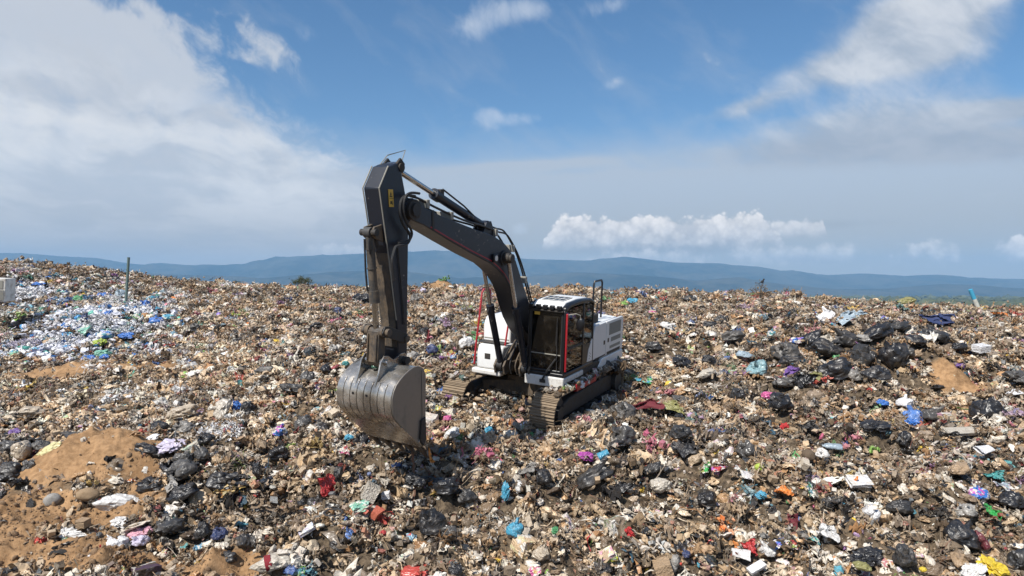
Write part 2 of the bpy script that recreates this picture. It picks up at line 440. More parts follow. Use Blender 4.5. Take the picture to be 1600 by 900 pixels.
class MB:
    """collects simple solids, then links them as one mesh object"""
    def __init__(s): s.v = []; s.f = []
    def add(s, V, Fc):
        o = len(s.v); s.v += [tuple(map(float, p)) for p in V]; s.f += [tuple(int(i) + o for i in f) for f in Fc]; return s
    def box(s, x0, x1, y0, y1, z0, z1):
        V = [(x, y, z) for x in (x0, x1) for y in (y0, y1) for z in (z0, z1)]
        return s.add(V, [(0, 1, 3, 2), (4, 6, 7, 5), (0, 4, 5, 1), (2, 3, 7, 6), (0, 2, 6, 4), (1, 5, 7, 3)])
    def prism(s, pts, y0, y1, axis='y'):
        """polygon in the plane across `axis`, extruded along it; pts are (x,z) for y, (x,y) for z, (y,z) for x"""
        n = len(pts)
        def P(p, t): return {'y': (p[0], t, p[1]), 'z': (p[0], p[1], t), 'x': (t, p[0], p[1])}[axis]
        V = [P(p, y0) for p in pts] + [P(p, y1) for p in pts]
        Fc = [tuple(range(n))[::-1], tuple(range(n, 2 * n))] + [(i, (i + 1) % n, n + (i + 1) % n, n + i) for i in range(n)]
        return s.add(V, Fc)
    def tube(s, pts, r, n=8, r1=None, cap=True):
        pts = [Vector(p) for p in pts]; m = len(pts); V = []; up = None
        for i, p in enumerate(pts):
            t = (pts[min(i + 1, m - 1)] - pts[max(i - 1, 0)]).normalized()
            if up is None:
                up = Vector((0, 0, 1)) if abs(t.z) < .9 else Vector((1, 0, 0))
            a = t.cross(up)
            if a.length < 1e-4: a = t.orthogonal()
            a.normalize(); b_ = a.cross(t).normalized(); up = b_
            rr = r if r1 is None else r + (r1 - r) * i / (m - 1)
            if isinstance(r, (list, tuple)): rr = r[i]
            V += [p + (a * math.cos(2 * math.pi * k / n) + b_ * math.sin(2 * math.pi * k / n)) * rr for k in range(n)]
        Fc = [(i * n + k, i * n + (k + 1) % n, (i + 1) * n + (k + 1) % n, (i + 1) * n + k) for i in range(m - 1) for k in range(n)]
        if cap: Fc += [tuple(range(n))[::-1], tuple(range((m - 1) * n, m * n))]
        return s.add(V, Fc)
    def cyl(s, p0, p1, r, n=16): return s.tube([p0, p1], r, n)
    def plate(s, pts3, th):
        """flat polygon given in 3-D, thickened by th along its normal"""
        P = [Vector(p) for p in pts3]; nn = (P[1] - P[0]).cross(P[2] - P[1]).normalized() * th
        n = len(P); V = P + [p + nn for p in P]
        return s.add(V, [tuple(range(n))[::-1], tuple(range(n, 2 * n))] + [(i, (i + 1) % n, n + (i + 1) % n, n + i) for i in range(n)])
    def mesh(s, name, mat, smooth=True, sharp=35):
        import bmesh
        me = bpy.data.meshes.new(name)
        me.from_pydata(s.v, [], s.f)
        bm = bmesh.new(); bm.from_mesh(me); bmesh.ops.recalc_face_normals(bm, faces=bm.faces); bm.to_mesh(me); bm.free()
        for m in (mat if isinstance(mat, (list, tuple)) else [mat]): me.materials.append(m)
        me.polygons.foreach_set('use_smooth', [smooth] * len(me.polygons))
        if smooth: me.set_sharp_from_angle(angle=rad(sharp))
        return me
    def build(s, name, mat, parent=None, bevel=0.0, seg=2, **props):
        o = new_obj(name, s.mesh(name, mat), parent, **props)
        if bevel:
            b_ = o.modifiers.new('edge', 'BEVEL'); b_.width = bevel; b_.segments = seg; b_.limit_method = 'ANGLE'; b_.angle_limit = rad(40)
            b_.harden_normals = False
        return o

# ------------------------------------------------------------------ materials
def mat(name):
    m = bpy.data.materials.new(name); m.use_nodes = True
    nt = m.node_tree; b_ = nt.nodes['Principled BSDF']
    return m, nt, b_
def coords(nt, which='Object'):
    return nt.nodes.new('ShaderNodeTexCoord').outputs[which]
def setc(nt, sock, v):
    if isinstance(v, X): nt.links.new(v.s, sock)
    elif hasattr(v, 'links'): nt.links.new(v, sock)
    elif isinstance(v, (tuple, list)): sock.default_value = (*v[:3], 1)
    else: sock.default_value = v
def bump(nt, b_, h, strength=0.4, dist=0.02):
    n = nt.nodes.new('ShaderNodeBump'); n.inputs['Strength'].default_value = strength; n.inputs['Distance'].default_value = dist
    nt.links.new(h.s, n.inputs['Height']); nt.links.new(n.outputs[0], b_.inputs['Normal'])
DIRT = (0.20, 0.145, 0.092)
def paint(name, col, rough=0.4, dirt=0.35, metal=0.0, dirt_col=DIRT, scale=3.0, streak=True, coat=0.0, chips=0.0):
    """machine paint or steel with dried mud, dust and scratches of its own"""
    m, nt, b_ = mat(name)
    co = coords(nt)
    n1 = noise(nt, co, scale, 7, 0.65)
    n2 = noise(nt, co, scale * 7, 5, 0.6)
    mp = nt.nodes.new('ShaderNodeMapping'); mp.inputs['Scale'].default_value = (1.0, 1.0, 0.12)
    nt.links.new(co, mp.inputs[0])
    n3 = noise(nt, mp.outputs[0], scale * 9, 4, 0.6)
    f = (n1 * 0.62 + n2 * 0.23 + n3 * (0.30 if streak else 0.0)).ss(0.80 - dirt * 0.55, 1.05 - dirt * 0.55)
    f = (f * min(1.0, 0.35 + dirt)).clamp()
    c = mixc(nt, (n2 - 0.5) * 0.35 + 0.12, col, tuple(v * 0.7 for v in col))
    c = mixc(nt, f, c, mixc(nt, n2, dirt_col, tuple(v * 0.6 for v in dirt_col)))
    if chips:
        n5 = noise(nt, co, 11.0, 6, .7); n6 = noise(nt, co, 2.3, 3, .5)
        c = mixc(nt, (n5 + (n6 - .5) * .5).ss(.69 - chips * .06, .73 - chips * .06) * .8, c, (0.21, 0.185, 0.165))
    setc(nt, b_.inputs['Base Color'], c)
    setc(nt, b_.inputs['Roughness'], (f * 0.45 + rough + (n2 - .5) * .12).clamp())
    setc(nt, b_.inputs['Metallic'], metal if metal == 0 else (1.0 - f) * metal)
    if coat: b_.inputs['Coat Weight'].default_value = coat
    bump(nt, b_, n2 * 0.5 + f, 0.22, 0.01)
    return m
def wrinkles(nt, vec, scale):
    n = nt.nodes.new('ShaderNodeTexNoise'); n.noise_type = 'RIDGED_MULTIFRACTAL'
    nt.links.new(vec, n.inputs['Vector'])
    for k_, v_ in (('Scale', scale), ('Detail', 4.0), ('Roughness', 0.6), ('Lacunarity', 2.1), ('Distortion', 0.6), ('Offset', 0.9), ('Gain', 1.4)):
        if k_ in n.inputs: n.inputs[k_].default_value = v_
    return X(nt, n.outputs[0])
def instance_colour(nt, name='col'):
    n = nt.nodes.new('ShaderNodeAttribute'); n.attribute_type = 'INSTANCER'; n.attribute_name = name; return n.outputs['Color']
def object_colour(nt): return nt.nodes.new('ShaderNodeObjectInfo').outputs['Color']
def refuse(name, src, kind='film'):
    """plastic film, packaging, cloth or rot; src gives the piece's own colour"""
    m, nt, b_ = mat(name)
    col = instance_colour(nt) if src == 'inst' else object_colour(nt)
    co = coords(nt)
    rnd = X(nt, nt.nodes.new('ShaderNodeObjectInfo').outputs['Random'])
    off = nt.nodes.new('ShaderNodeVectorMath'); off.operation = 'ADD'
    nt.links.new(co, off.inputs[0]); nt.links.new(comb(nt, rnd * 37.0, rnd * 91.0, rnd * 13.0), off.inputs[1])
    cv = off.outputs[0]
    n1 = noise(nt, cv, 2.2, 5, 0.6)
    n2 = noise(nt, cv, 9.0, 5, 0.65)
    c = col
    rough = 0.30
    if kind == 'print':
        vo = nt.nodes.new('ShaderNodeTexVoronoi'); vo.inputs['Scale'].default_value = 2.2
        wv = nt.nodes.new('ShaderNodeVectorMath'); wv.operation = 'MULTIPLY_ADD'
        wn = nt.nodes.new('ShaderNodeTexNoise'); wn.inputs['Scale'].default_value = 2.5; wn.inputs['Detail'].default_value = 3; nt.links.new(cv, wn.inputs['Vector'])
        nt.links.new(wn.outputs['Color'], wv.inputs[0]); wv.inputs[1].default_value = (.9, .9, .9); nt.links.new(cv, wv.inputs[2])
        nt.links.new(wv.outputs[0], vo.inputs['Vector'])
        sp = nt.nodes.new('ShaderNodeSeparateColor'); nt.links.new(vo.outputs['Color'], sp.inputs[0])
        r_, g_ = X(nt, sp.outputs[0]), X(nt, sp.outputs[1])
        c = mixc(nt, r_.ss(0.52, 0.54), c, (0.66, 0.63, 0.57))
        hs = nt.nodes.new('ShaderNodeHueSaturation'); nt.links.new(col, hs.inputs['Color'])
        setc(nt, hs.inputs['Hue'], rnd * 0.5 + 0.25); hs.inputs['Saturation'].default_value = 0.85
        c = mixc(nt, g_.ss(0.72, 0.74), c, hs.outputs[0])
        rough = 0.30
    if kind == 'clump':
        at = nt.nodes.new('ShaderNodeAttribute'); at.attribute_name = 'isl'
        t = X(nt, at.outputs['Fac']) + rnd
        t = t - t._m('FLOOR')
        rp = nt.nodes.new('ShaderNodeValToRGB'); rp.color_ramp.interpolation = 'CONSTANT'
        pal = [(0.30, .22, .145), (.48, .40, .30), (.085, .06, .04), (.20, .14, .09), (.62, .57, .49), (.018, .018, .02), (.36, .24, .13), (.52, .44, .33), (.40, .05, .04), (.13, .09, .05), (.30, .25, .19),
               (.55, .49, .40), (.24, .17, .11), (.10, .075, .05), (.05, .05, .052), (.44, .35, .24), (.05, .19, .30), (.33, .26, .18), (.50, .40, .30), (.16, .115, .07)]
        el = rp.color_ramp.elements
        el[0].color = (*pal[0], 1); el[1].position = 1 / len(pal); el[1].color = (*pal[1], 1)
        for i in range(2, len(pal)):
            e = el.new(i / len(pal)); e.color = (*pal[i], 1)
        nt.links.new(t.s, rp.inputs[0])
        c = mixc(nt, 0.65, rp.outputs[0], col)
    if kind == 'cloth': rough = 0.85
    dirt = (n1 * 0.7 + n2 * 0.45).ss(0.50, 0.78)
    c = mixc(nt, dirt * (0.30 if kind in ('film', 'print', 'solid') else 0.22) * (1.35 if src == 'obj' else 1.0), c, (0.17, 0.125, 0.082))
    c = mixc(nt, n2.ss(0.35, 0.7) * 0.35, c, mixc(nt, 1.0, c, (0.55, 0.48, 0.42), 'MULTIPLY'))
    setc(nt, b_.inputs['Base Color'], c)
    setc(nt, b_.inputs['Roughness'], (dirt * 0.3 + rough).clamp())
    b_.inputs['Specular IOR Level'].default_value = 0.62 if kind in ('film', 'print', 'solid') else 0.3
    if kind in ('film', 'print', 'solid'):
        bump(nt, b_, wrinkles(nt, cv, 1.8), 0.40, 0.06)
    else:
        bump(nt, b_, n2, 0.6, 0.03)
    return m
def black_plastic(name):
    """the bin-bag film: nearly black, dusty in patches, creased; the object's own colour tints it"""
    m, nt, b_ = mat(name)
    col = object_colour(nt); co = coords(nt)
    rnd = X(nt, nt.nodes.new('ShaderNodeObjectInfo').outputs['Random'])
    off = nt.nodes.new('ShaderNodeVectorMath'); off.operation = 'ADD'
    nt.links.new(co, off.inputs[0]); nt.links.new(comb(nt, rnd * 37.0, rnd * 91.0, rnd * 13.0), off.inputs[1])
    n1 = noise(nt, off.outputs[0], 1.8, 5, 0.6); n2 = noise(nt, off.outputs[0], 7.0, 4, 0.6, 1.5)
    d = (n1 * 0.8 + n2 * 0.3).ss(0.50, 0.80)
    c = mixc(nt, d * (rnd * 0.42 + 0.12), col, (0.22, 0.18, 0.14))
    setc(nt, b_.inputs['Base Color'], c)
    setc(nt, b_.inputs['Roughness'], (d * 0.28 + 0.29 + rnd * .14).clamp())
    b_.inputs['Specular IOR Level'].default_value = 0.6
    bump(nt, b_, wrinkles(nt, off.outputs[0], 1.3), 0.35, 0.06)
    return m

M = {}
M['bag'] = black_plastic('bin bag film')
M['film_o'] = refuse('dirty film', 'obj', 'film'); M['film_i'] = refuse('dirty film pieces', 'inst', 'film')
M['print_o'] = refuse('printed packaging', 'obj', 'print'); M['print_i'] = refuse('printed packaging pieces', 'inst', 'print')
M['cloth_o'] = refuse('rag', 'obj', 'cloth'); M['cloth_i'] = refuse('rag pieces', 'inst', 'cloth')
M['solid_o'] = refuse('dirty plastic', 'obj', 'solid'); M['solid_i'] = refuse('dirty plastic pieces', 'inst', 'solid')
M['rot_i'] = refuse('rotting scraps', 'inst', 'rot'); M['clump_i'] = refuse('tangled scraps', 'inst', 'clump')
def earth(name):
    m, nt, b_ = mat(name)
    co = coords(nt)
    at = nt.nodes.new('ShaderNodeAttribute'); at.attribute_name = 'sand'
    far = nt.nodes.new('ShaderNodeAttribute'); far.attribute_name = 'plain'
    n1 = noise(nt, co, 0.9, 8, 0.62); n2 = noise(nt, co, 9.0, 6, 0.65); n3 = noise(nt, co, 45.0, 3, 0.6)
    sand = mixc(nt, (n1 * 0.6 + n2 * 0.4).ss(0.38, 0.62), (0.19, 0.110, 0.054), (0.41, 0.250, 0.130))
    sand = mixc(nt, n3.ss(0.55, 0.7) * 0.35, sand, (0.42, 0.31, 0.20))
    soil = mixc(nt, n2.ss(0.35, 0.65), (0.045, 0.034, 0.024), (0.16, 0.12, 0.08))
    c = mixc(nt, X(nt, at.outputs['Fac']), soil, sand)
    g1 = noise(nt, co, 0.0011, 6, 0.6); g2 = noise(nt, co, 0.01, 5, 0.6)
    green = mixc(nt, (g1 * .6 + g2 * .4).ss(0.45, 0.6), (0.028, 0.042, 0.020), (0.075, 0.078, 0.04))
    c = mixc(nt, X(nt, far.outputs['Fac']), c, green)
    setc(nt, b_.inputs['Base Color'], c)
    b_.inputs['Roughness'].default_value = 0.95
    b_.inputs['Specular IOR Level'].default_value = 0.15
    bump(nt, b_, n2 * 0.6 + n3 * 0.4, 0.7, 0.05)
    return m
M['earth'] = earth('earth')
def clods(name):
    m, nt, b_ = mat(name); co = coords(nt); n = noise(nt, co, 6, 5, .6)
    setc(nt, b_.inputs['Base Color'], mixc(nt, n.ss(.35, .65), (0.17, 0.105, 0.06), (0.36, 0.24, 0.14)))
    b_.inputs['Roughness'].default_value = 0.95; bump(nt, b_, n, .6, .05)
    return m
M['clod'] = clods('earth clods')
def hillmat(name, a, b2):
    m, nt, b_ = mat(name); co = coords(nt)
    n = noise(nt, co, 0.0009, 8, .62); n2 = noise(nt, co, 0.006, 5, .6)
    setc(nt, b_.inputs['Base Color'], mixc(nt, (n * .65 + n2 * .35).ss(.40, .60), a, b2))
    b_.inputs['Roughness'].default_value = 1.0; b_.inputs['Specular IOR Level'].default_value = 0.0
    return m
M['hill'] = hillmat('wooded slopes', (0.008, 0.013, 0.010), (0.062, 0.056, 0.040))
def leafy(name, a, b2):
    m, nt, b_ = mat(name); co = coords(nt, 'Object')
    rn = X(nt, nt.nodes.new('ShaderNodeNewGeometry').outputs['Random Per Island'])
    setc(nt, b_.inputs['Base Color'], mixc(nt, rn, a, b2)); b_.inputs['Roughness'].default_value = .8
    return m
M['leaf'] = leafy('dark leaves', (0.03, 0.042, 0.018), (0.085, 0.095, 0.04))
M['dryleaf'] = leafy('dry leaves', (0.12, 0.085, 0.045), (0.26, 0.19, 0.10))
M['wood'] = paint('weathered wood', (0.26, 0.21, 0.16), .85, .3)
M['bark'] = paint('bark', (0.10, 0.08, 0.06), .9, .3)

# ------------------------------------------------------------------ ground: one sheet out to the horizon
def micro(x, y, sm):
    # the crumbly surface itself, rougher on bare earth
    P = np.stack([x, y, np.zeros_like(x)], -1)
    m = 0.055 * fbm(P, 2.6, 5, 0.55, seed=21) + 0.05 * np.maximum(0, fbm(P, 5.5, 3, 0.5, seed=25) - 0.05)
    return m * (1 + .9 * sm) + sm * (.13 * np.maximum(0, fbm(P, 1.9, 5, .65, seed=28, ridged=True)) + .035 * fbm(P, 9.0, 3, .6, seed=33))
def build_ground():
    az = np.concatenate([np.arange(-180, -45, 5.0), np.arange(-45, 45, 0.15), np.arange(45, 180, 5.0)])
    r = [0.6, 2, 4, 6, 8, 9]
    while r[-1] < 20: r.append(r[-1] + 0.055)
    while r[-1] < 60: r.append(r[-1] * 1.0055)
    while r[-1] < 200: r.append(r[-1] * 1.07)
    while r[-1] < 42000: r.append(r[-1] * 1.25)
    r = np.array(r)
    A, Rr = np.meshgrid(np.radians(az), r, indexing='ij')
    x, y = np.sin(A) * Rr, np.cos(A) * Rr
    z = height(x, y)
    sm = sand_mask(x, y)
    P = np.stack([x.ravel(), y.ravel(), z.ravel()], -1)
    near = (Rr.ravel() < 50)
    mic = np.zeros(len(P))
    mic[near] = micro(P[near, 0], P[near, 1], sm.ravel()[near])
    z = z + mic.reshape(z.shape)
    V = np.stack([x.ravel(), y.ravel(), z.ravel()], -1)
    Fc = grid_faces(len(az), len(r), wrap_u=True)
    V = np.concatenate([V, [[0, 0, float(z[:, 0].mean())]]]); c = len(V) - 1
    k = np.arange(len(az)) * len(r)
    tri = np.stack([np.full(len(az), c), np.roll(k, -1), k], -1)
    me = np_mesh("ground", V, [Fc[:, ::-1], tri], [M['earth']])
    for nm, dat in (('sand', np.append(sm.ravel(), 0)), ('plain', np.append(sstep(70, 160, Rr.ravel()), 0))):
        a = me.attributes.new(nm, 'FLOAT', 'POINT'); a.data.foreach_set('value', dat.astype(np.float32))
    new_obj("ground", me, kind='structure', label='littered brown earth of the dump with bare sandy patches')
build_ground()

# ------------------------------------------------------------------ far mountains and foothills
def ridge(name, prof, dist, depth, seed, rough, label, base=PLAIN - 4, nx=420, ny=46, front=0.55):
    us = np.linspace(-500, 2100, nx)
    pu, pv = zip(*prof)
    v = np.interp(us, pu, pv)
    hh = (HZ - v) / F * dist - base
    t = np.linspace(0, 1, ny)
    Uu, T_ = np.meshgrid(us, t, indexing='ij')
    d = dist + (T_ - front) * depth
    x = (Uu - CX) / F * dist
    P = np.stack([x.ravel(), d.ravel(), np.zeros(x.size)], -1)
    prof_t = np.where(T_ < front, sstep(0, front, T_) ** 0.9, 1 - sstep(front, 1.15, T_))
    spur = fbm(P, 1 / 1500.0, 5, 0.55, seed, ridged=True).reshape(x.shape)
    n = fbm(P, 1 / 700.0, 5, 0.55, seed + 7).reshape(x.shape)
    env = np.sin(np.pi * np.clip(T_ / front, 0, 1)) * (T_ < front) * 0.30
    hz = np.interp(us, pu, hh if False else np.interp(pu, us, hh))[:, None]
    z = base + hz * (prof_t + env * spur * rough) + n * 10 * prof_t
    V = np.stack([x.ravel(), d.ravel(), z.ravel()], -1)
    me = np_mesh(name, V, grid_faces(nx, ny)[:, ::-1], [M['hill']])
    new_obj(name, me, kind='structure', label=label)
ridge("mountains", [(-500, 425), (-200, 410), (0, 398), (50, 397), (100, 401), (150, 403), (200, 412), (230, 414), (260, 412), (290, 415), (310, 417), (335, 414), (360, 416), (390, 417), (430, 408),
      (470, 403), (520, 400), (570, 398), (640, 394), (680, 391), (720, 396), (760, 401), (820, 405), (870, 407), (920, 408), (950, 405), (975, 401), (1010, 405), (1050, 410), (1100, 412), (1150, 417), (1200, 424),
      (1240, 427), (1290, 430), (1340, 427), (1360, 430), (1400, 433), (1440, 431), (1480, 434), (1560, 436), (1600, 437), (1800, 430), (2100, 440)], 13000, 5200, 31, 1.0, 'long blue mountain range along the horizon')
ridge("hills", [(-500, 440), (0, 436), (180, 426), (300, 432), (420, 436), (520, 425), (620, 421), (720, 436), (800, 434), (900, 425), (1000, 430), (1080, 440), (1140, 436), (1220, 446), (1300, 452), (1380, 452), (1460, 444),
      (1520, 446), (1600, 455), (1800, 450), (2100, 448)], 9300, 2600, 77, 1.2, 'lower wooded foothills in front of the mountain range')

# ------------------------------------------------------------------ far forest on the plain
def build_forest():
    rng = np.random.default_rng(5)
    V0, F0 = ICO[1]
    n = 5200
    d = 1900 * (6500 / 1900) ** (rng.random(n) ** 0.8)
    a = rng.uniform(-0.78, 0.78, n)
    x, y = np.sin(a) * d, np.cos(a) * d
    s = rng.uniform(0.7, 1.6, n) * (9 + d / 520)
    hgt = rng.uniform(0.75, 1.35, n)
    jit = 1 + 0.28 * rng.standard_normal((n, len(V0)))
    V = V0[None] * jit[..., None] * s[:, None, None]
    V[..., 2] *= (hgt * 0.62)[:, None]
    V += np.stack([x, y, np.full(n, PLAIN) + s * 0.25], -1)[:, None]
    Fc = (F0[None] + (np.arange(n) * len(V0))[:, None, None]).reshape(-1, 3)
    me = np_mesh("forest", V.reshape(-1, 3), Fc, [M['leaf']], smooth=False)
    new_obj("forest", me, kind='stuff', label='dark far-off wood covering the plain below the dump')
build_forest()

# ------------------------------------------------------------------ air
def build_haze():
    mb = MB().box(-24000, 24000, -600, 16400, PLAIN - 8, 890)
    m = bpy.data.materials.new("air"); m.use_nodes = True; nt = m.node_tree; nt.nodes.clear()
    o_ = nt.nodes.new('ShaderNodeOutputMaterial'); v = nt.nodes.new('ShaderNodeVolumePrincipled')
    v.inputs['Color'].default_value = (0.35, 0.64, 0.98, 1)
    v.inputs['Density'].default_value = 0.72e-4
    v.inputs['Anisotropy'].default_value = 0.0
    nt.links.new(v.outputs[0], o_.inputs['Volume'])
    mb.build("haze", m, kind='stuff', label='thin blue haze between the dump and the mountains')
build_haze()

# ------------------------------------------------------------------ refuse: shapes
RS = np.random.default_rng(11)
def facets(D, seed, n=46, lo=.80, hi=1.12, soft=26.0):
    """radius of a crumpled body in the directions D: a shell of many small tilted planes"""
    rng = np.random.default_rng(seed)
    N = rng.standard_normal((n, 3)); N /= np.linalg.norm(N, axis=1, keepdims=True)
    h = rng.uniform(lo, hi, n)
    q = np.maximum(D @ N.T, 0.0) / h                     # 1 / distance to each plane
    m = q.max(1, keepdims=True)
    return 1.0 / (m[:, 0] + np.log(np.exp((q - m) * soft).sum(1)) / soft)
def crease(P, freq, seed, octv=3):
    """thin sharp valleys"""
    P = P + 0.35 * np.stack([fbm(P, 1.5, 2, seed=seed + 50 + i) for i in range(3)], -1)
    return np.maximum(0, fbm(P, freq, octv, 0.6, seed, True) - 0.05)
def lump(seed, lev=3, sq=(1, 1, 1), cr=0.30, lumpy=0.28, flat=0.35, fac=34):
    V, Fc = ICO[lev]; V = V.copy()
    r = (facets(V, seed, fac) if fac else 1.0) * (1 + lumpy * fbm(V + seed * 3.1, 1.1, 3, seed=seed) - cr * crease(V + seed, 1.7, seed + 5) + 0.05 * fbm(V, 5.0, 2, seed=seed + 9))
    V = V * r[:, None] * np.array(sq)
    V[:, 2] = np.where(V[:, 2] < -flat * sq[2], -flat * sq[2] + (V[:, 2] + flat * sq[2]) * 0.25, V[:, 2])
    return V, Fc
def bag_shape(seed, lev=4, sq=(1, 0.9, 0.8), knot=True):
    """a filled, tied bag: sagging faceted body, pleats running to the gathered neck and a loose tail above the tie"""
    rng = np.random.default_rng(seed)
    V, Fc = ICO[lev]; V = V.copy()
    ax = Vector((rng.uniform(-.9, .9), rng.uniform(-.9, .2), 1)).normalized()      # where the neck points
    Rq = np.array(Vector((0, 0, 1)).rotation_difference(ax).to_matrix()); D = V @ Rq
    th = np.arccos(np.clip(D[:, 2], -1, 1)); ph = np.arctan2(D[:, 1], D[:, 0])
    warp = fbm(V, 1.6, 2, seed=seed + 17) * 1.6
    k1, k2 = rng.integers(8, 13), rng.integers(15, 23)
    pleat = (0.16 * np.abs(np.sin(k1 * ph * .5 + warp * 2 + seed)) ** .7 + 0.09 * np.abs(np.sin(k2 * ph * .5 + warp * 3))) * np.exp(-((th - 0.25) / 0.85) ** 2)
    r = facets(V, seed, 52) * (1 + 0.30 * fbm(V + seed * 2.7, 0.9, 3, seed=seed) + 0.10 * fbm(V + seed * 1.7, 2.1, 2, seed=seed + 3)) - pleat
    r = r - 0.17 * crease(V + seed, 1.35, seed + 21, 2) - 0.035 * crease(V - seed, 3.6, seed + 31, 2)
    if knot:
        r = r * (1 - 0.30 * np.exp(-((th - 0.36) / 0.15) ** 2)) + 0.55 * np.exp(-(th / 0.26) ** 2) * (1 + 0.5 * np.sin(3 * ph + seed))
    V = V * r[:, None] * np.array(sq)
    f = -0.42 * sq[2]
    low = V[:, 2] < f
    V[low, 2] = f + (V[low, 2] - f) * 0.3
    V[:, :2] *= (1 + 0.16 * sstep(0.2, -0.5, V[:, 2]))[:, None]
    return V, Fc
def sheet_shape(seed, n=18, amp=0.30, curl=0.5, asp=0.7):
    rng = np.random.default_rng(seed)
    g = np.linspace(-1, 1, n); Uu, Vv = np.meshgrid(g, g, indexing='ij')
    P = np.stack([Uu.ravel() + seed * 7.7, Vv.ravel(), np.zeros(n * n)], -1)
    an = np.arctan2(Vv, Uu).ravel()
    edge = 1 + 0.20 * fbm(np.stack([np.cos(an) + seed, np.sin(an), np.zeros(n * n)], -1), 1.1, 2, seed=seed)
    x = Uu.ravel() * edge; y = Vv.ravel() * edge * asp
    # film folded over itself along a few lines
    for k in range(4):
        th = rng.uniform(0, 6.28); c_, s_ = math.cos(th), math.sin(th)
        q = x * c_ + y * s_ - rng.uniform(.15, .6)
        f = np.maximum(q, 0); f2 = f * rng.uniform(.9, 1.5)
        x = x - f2 * c_; y = y - f2 * s_
        P[:, 2] += f * .8
    z = amp * (1.1 * fbm(P, 1.3, 3, 0.6, seed=seed, ridged=True) + 0.95 * fbm(P * np.array([1, 2.2, 1]), 2.1, 4, 0.62, seed + 4)) + P[:, 2] * .35
    th = rng.uniform(0, 3.14); q = x * math.cos(th) + y * math.sin(th)
    z = z + curl * np.abs(q) ** 1.7 * rng.choice([-1, 1])
    x = x + 0.25 * fbm(P, 2.3, 3, seed=seed + 11); y = y + 0.25 * fbm(P, 2.3, 3, seed=seed + 13)
    return np.stack([x, y, z - z.mean()], -1), grid_faces(n, n)
def strip_shape(seed, n=12, w=0.14):
    rng = np.random.default_rng(seed)
    t = np.linspace(-1, 1, n); ph = rng.uniform(0, 6.28, 4); tw = rng.uniform(-2.5, 2.5)
    y = 0.3 * np.sin(t * 2.1 + ph[0]) + 0.12 * np.sin(t * 5 + ph[1]); z = 0.22 * np.sin(t * 2.6 + ph[2]) + .1 * np.sin(t * 6 + ph[3])
    V = []
    for k in (-1, 0, 1):
        ww = w * (1 + 0.4 * np.sin(t * 4 + ph[1]))
        V.append(np.stack([t, y + k * ww * np.cos(tw * t), z + k * ww * np.sin(tw * t) + (0.06 if k == 0 else 0)], -1))
    V = np.stack(V, 0).reshape(-1, 3)
    return V, grid_faces(3, n)
def lathe_shape(prof, n=12, seed=0, crush=0.12, axis=0):
    a = np.linspace(0, 2 * np.pi, n, endpoint=False)
    V = np.array([[h, r * math.cos(t), r * math.sin(t)] for t in a for (h, r) in prof])
    if crush:
        V = V + crush * np.stack([fbm(V + seed, 1.8, 3, seed=seed + i) for i in range(3)], -1) * np.array([.4, 1, 1])
    return V, grid_faces(n, len(prof), wrap_u=True)
BOTTLE = [(-.95, .02), (-.95, .27), (-.85, .31), (-.3, .31), (-.24, .28), (-.1, .28), (-.04, .31), (.35, .31), (.62, .22), (.74, .10), (.92, .10), (.92, .0)]
CUP = [(-.6, .0), (-.6, .36), (.55, .5), (.6, .54), (.6, .47), (.5, .44), (-.5, .30), (-.5, .0)]
TRAY = [(-.12, .0), (-.12, .62), (.12, .92), (.14, 1.0), (.11, .93), (-.07, .62), (-.07, .0)]
def box_shape(seed, dims=(1, .7, .4), n=5, crush=0.16):
    g = np.linspace(-1, 1, n); V = []; Fc = []
    for ax in range(3):
        for sg in (-1, 1):
            Uu, Vv = np.meshgrid(g, g, indexing='ij')
            P = np.zeros((n * n, 3)); P[:, ax] = sg; P[:, (ax + 1) % 3] = Uu.ravel(); P[:, (ax + 2) % 3] = Vv.ravel()
            f = grid_faces(n, n, len(V) * n * n)
            V.append(P); Fc.append(f if sg > 0 else f[:, ::-1])
    V = np.concatenate(V); Fc = np.concatenate(Fc)
    V = V + crush * np.stack([fbm(V + seed * 5, 0.9, 3, seed=seed + i) for i in range(3)], -1)
    return V * np.array(dims), Fc
def stick_shape(seed, n=9, r=.035):
    rng = np.random.default_rng(seed); t = np.linspace(-1, 1, n); ph = rng.uniform(0, 6, 2)
    mb = MB().tube([(a, .12 * math.sin(2 * a + ph[0]), .08 * math.sin(3 * a + ph[1])) for a in t], r, 5, r * .45)
    V = np.array(mb.v); return V, [np.array([f for f in mb.f if len(f) == 4])]
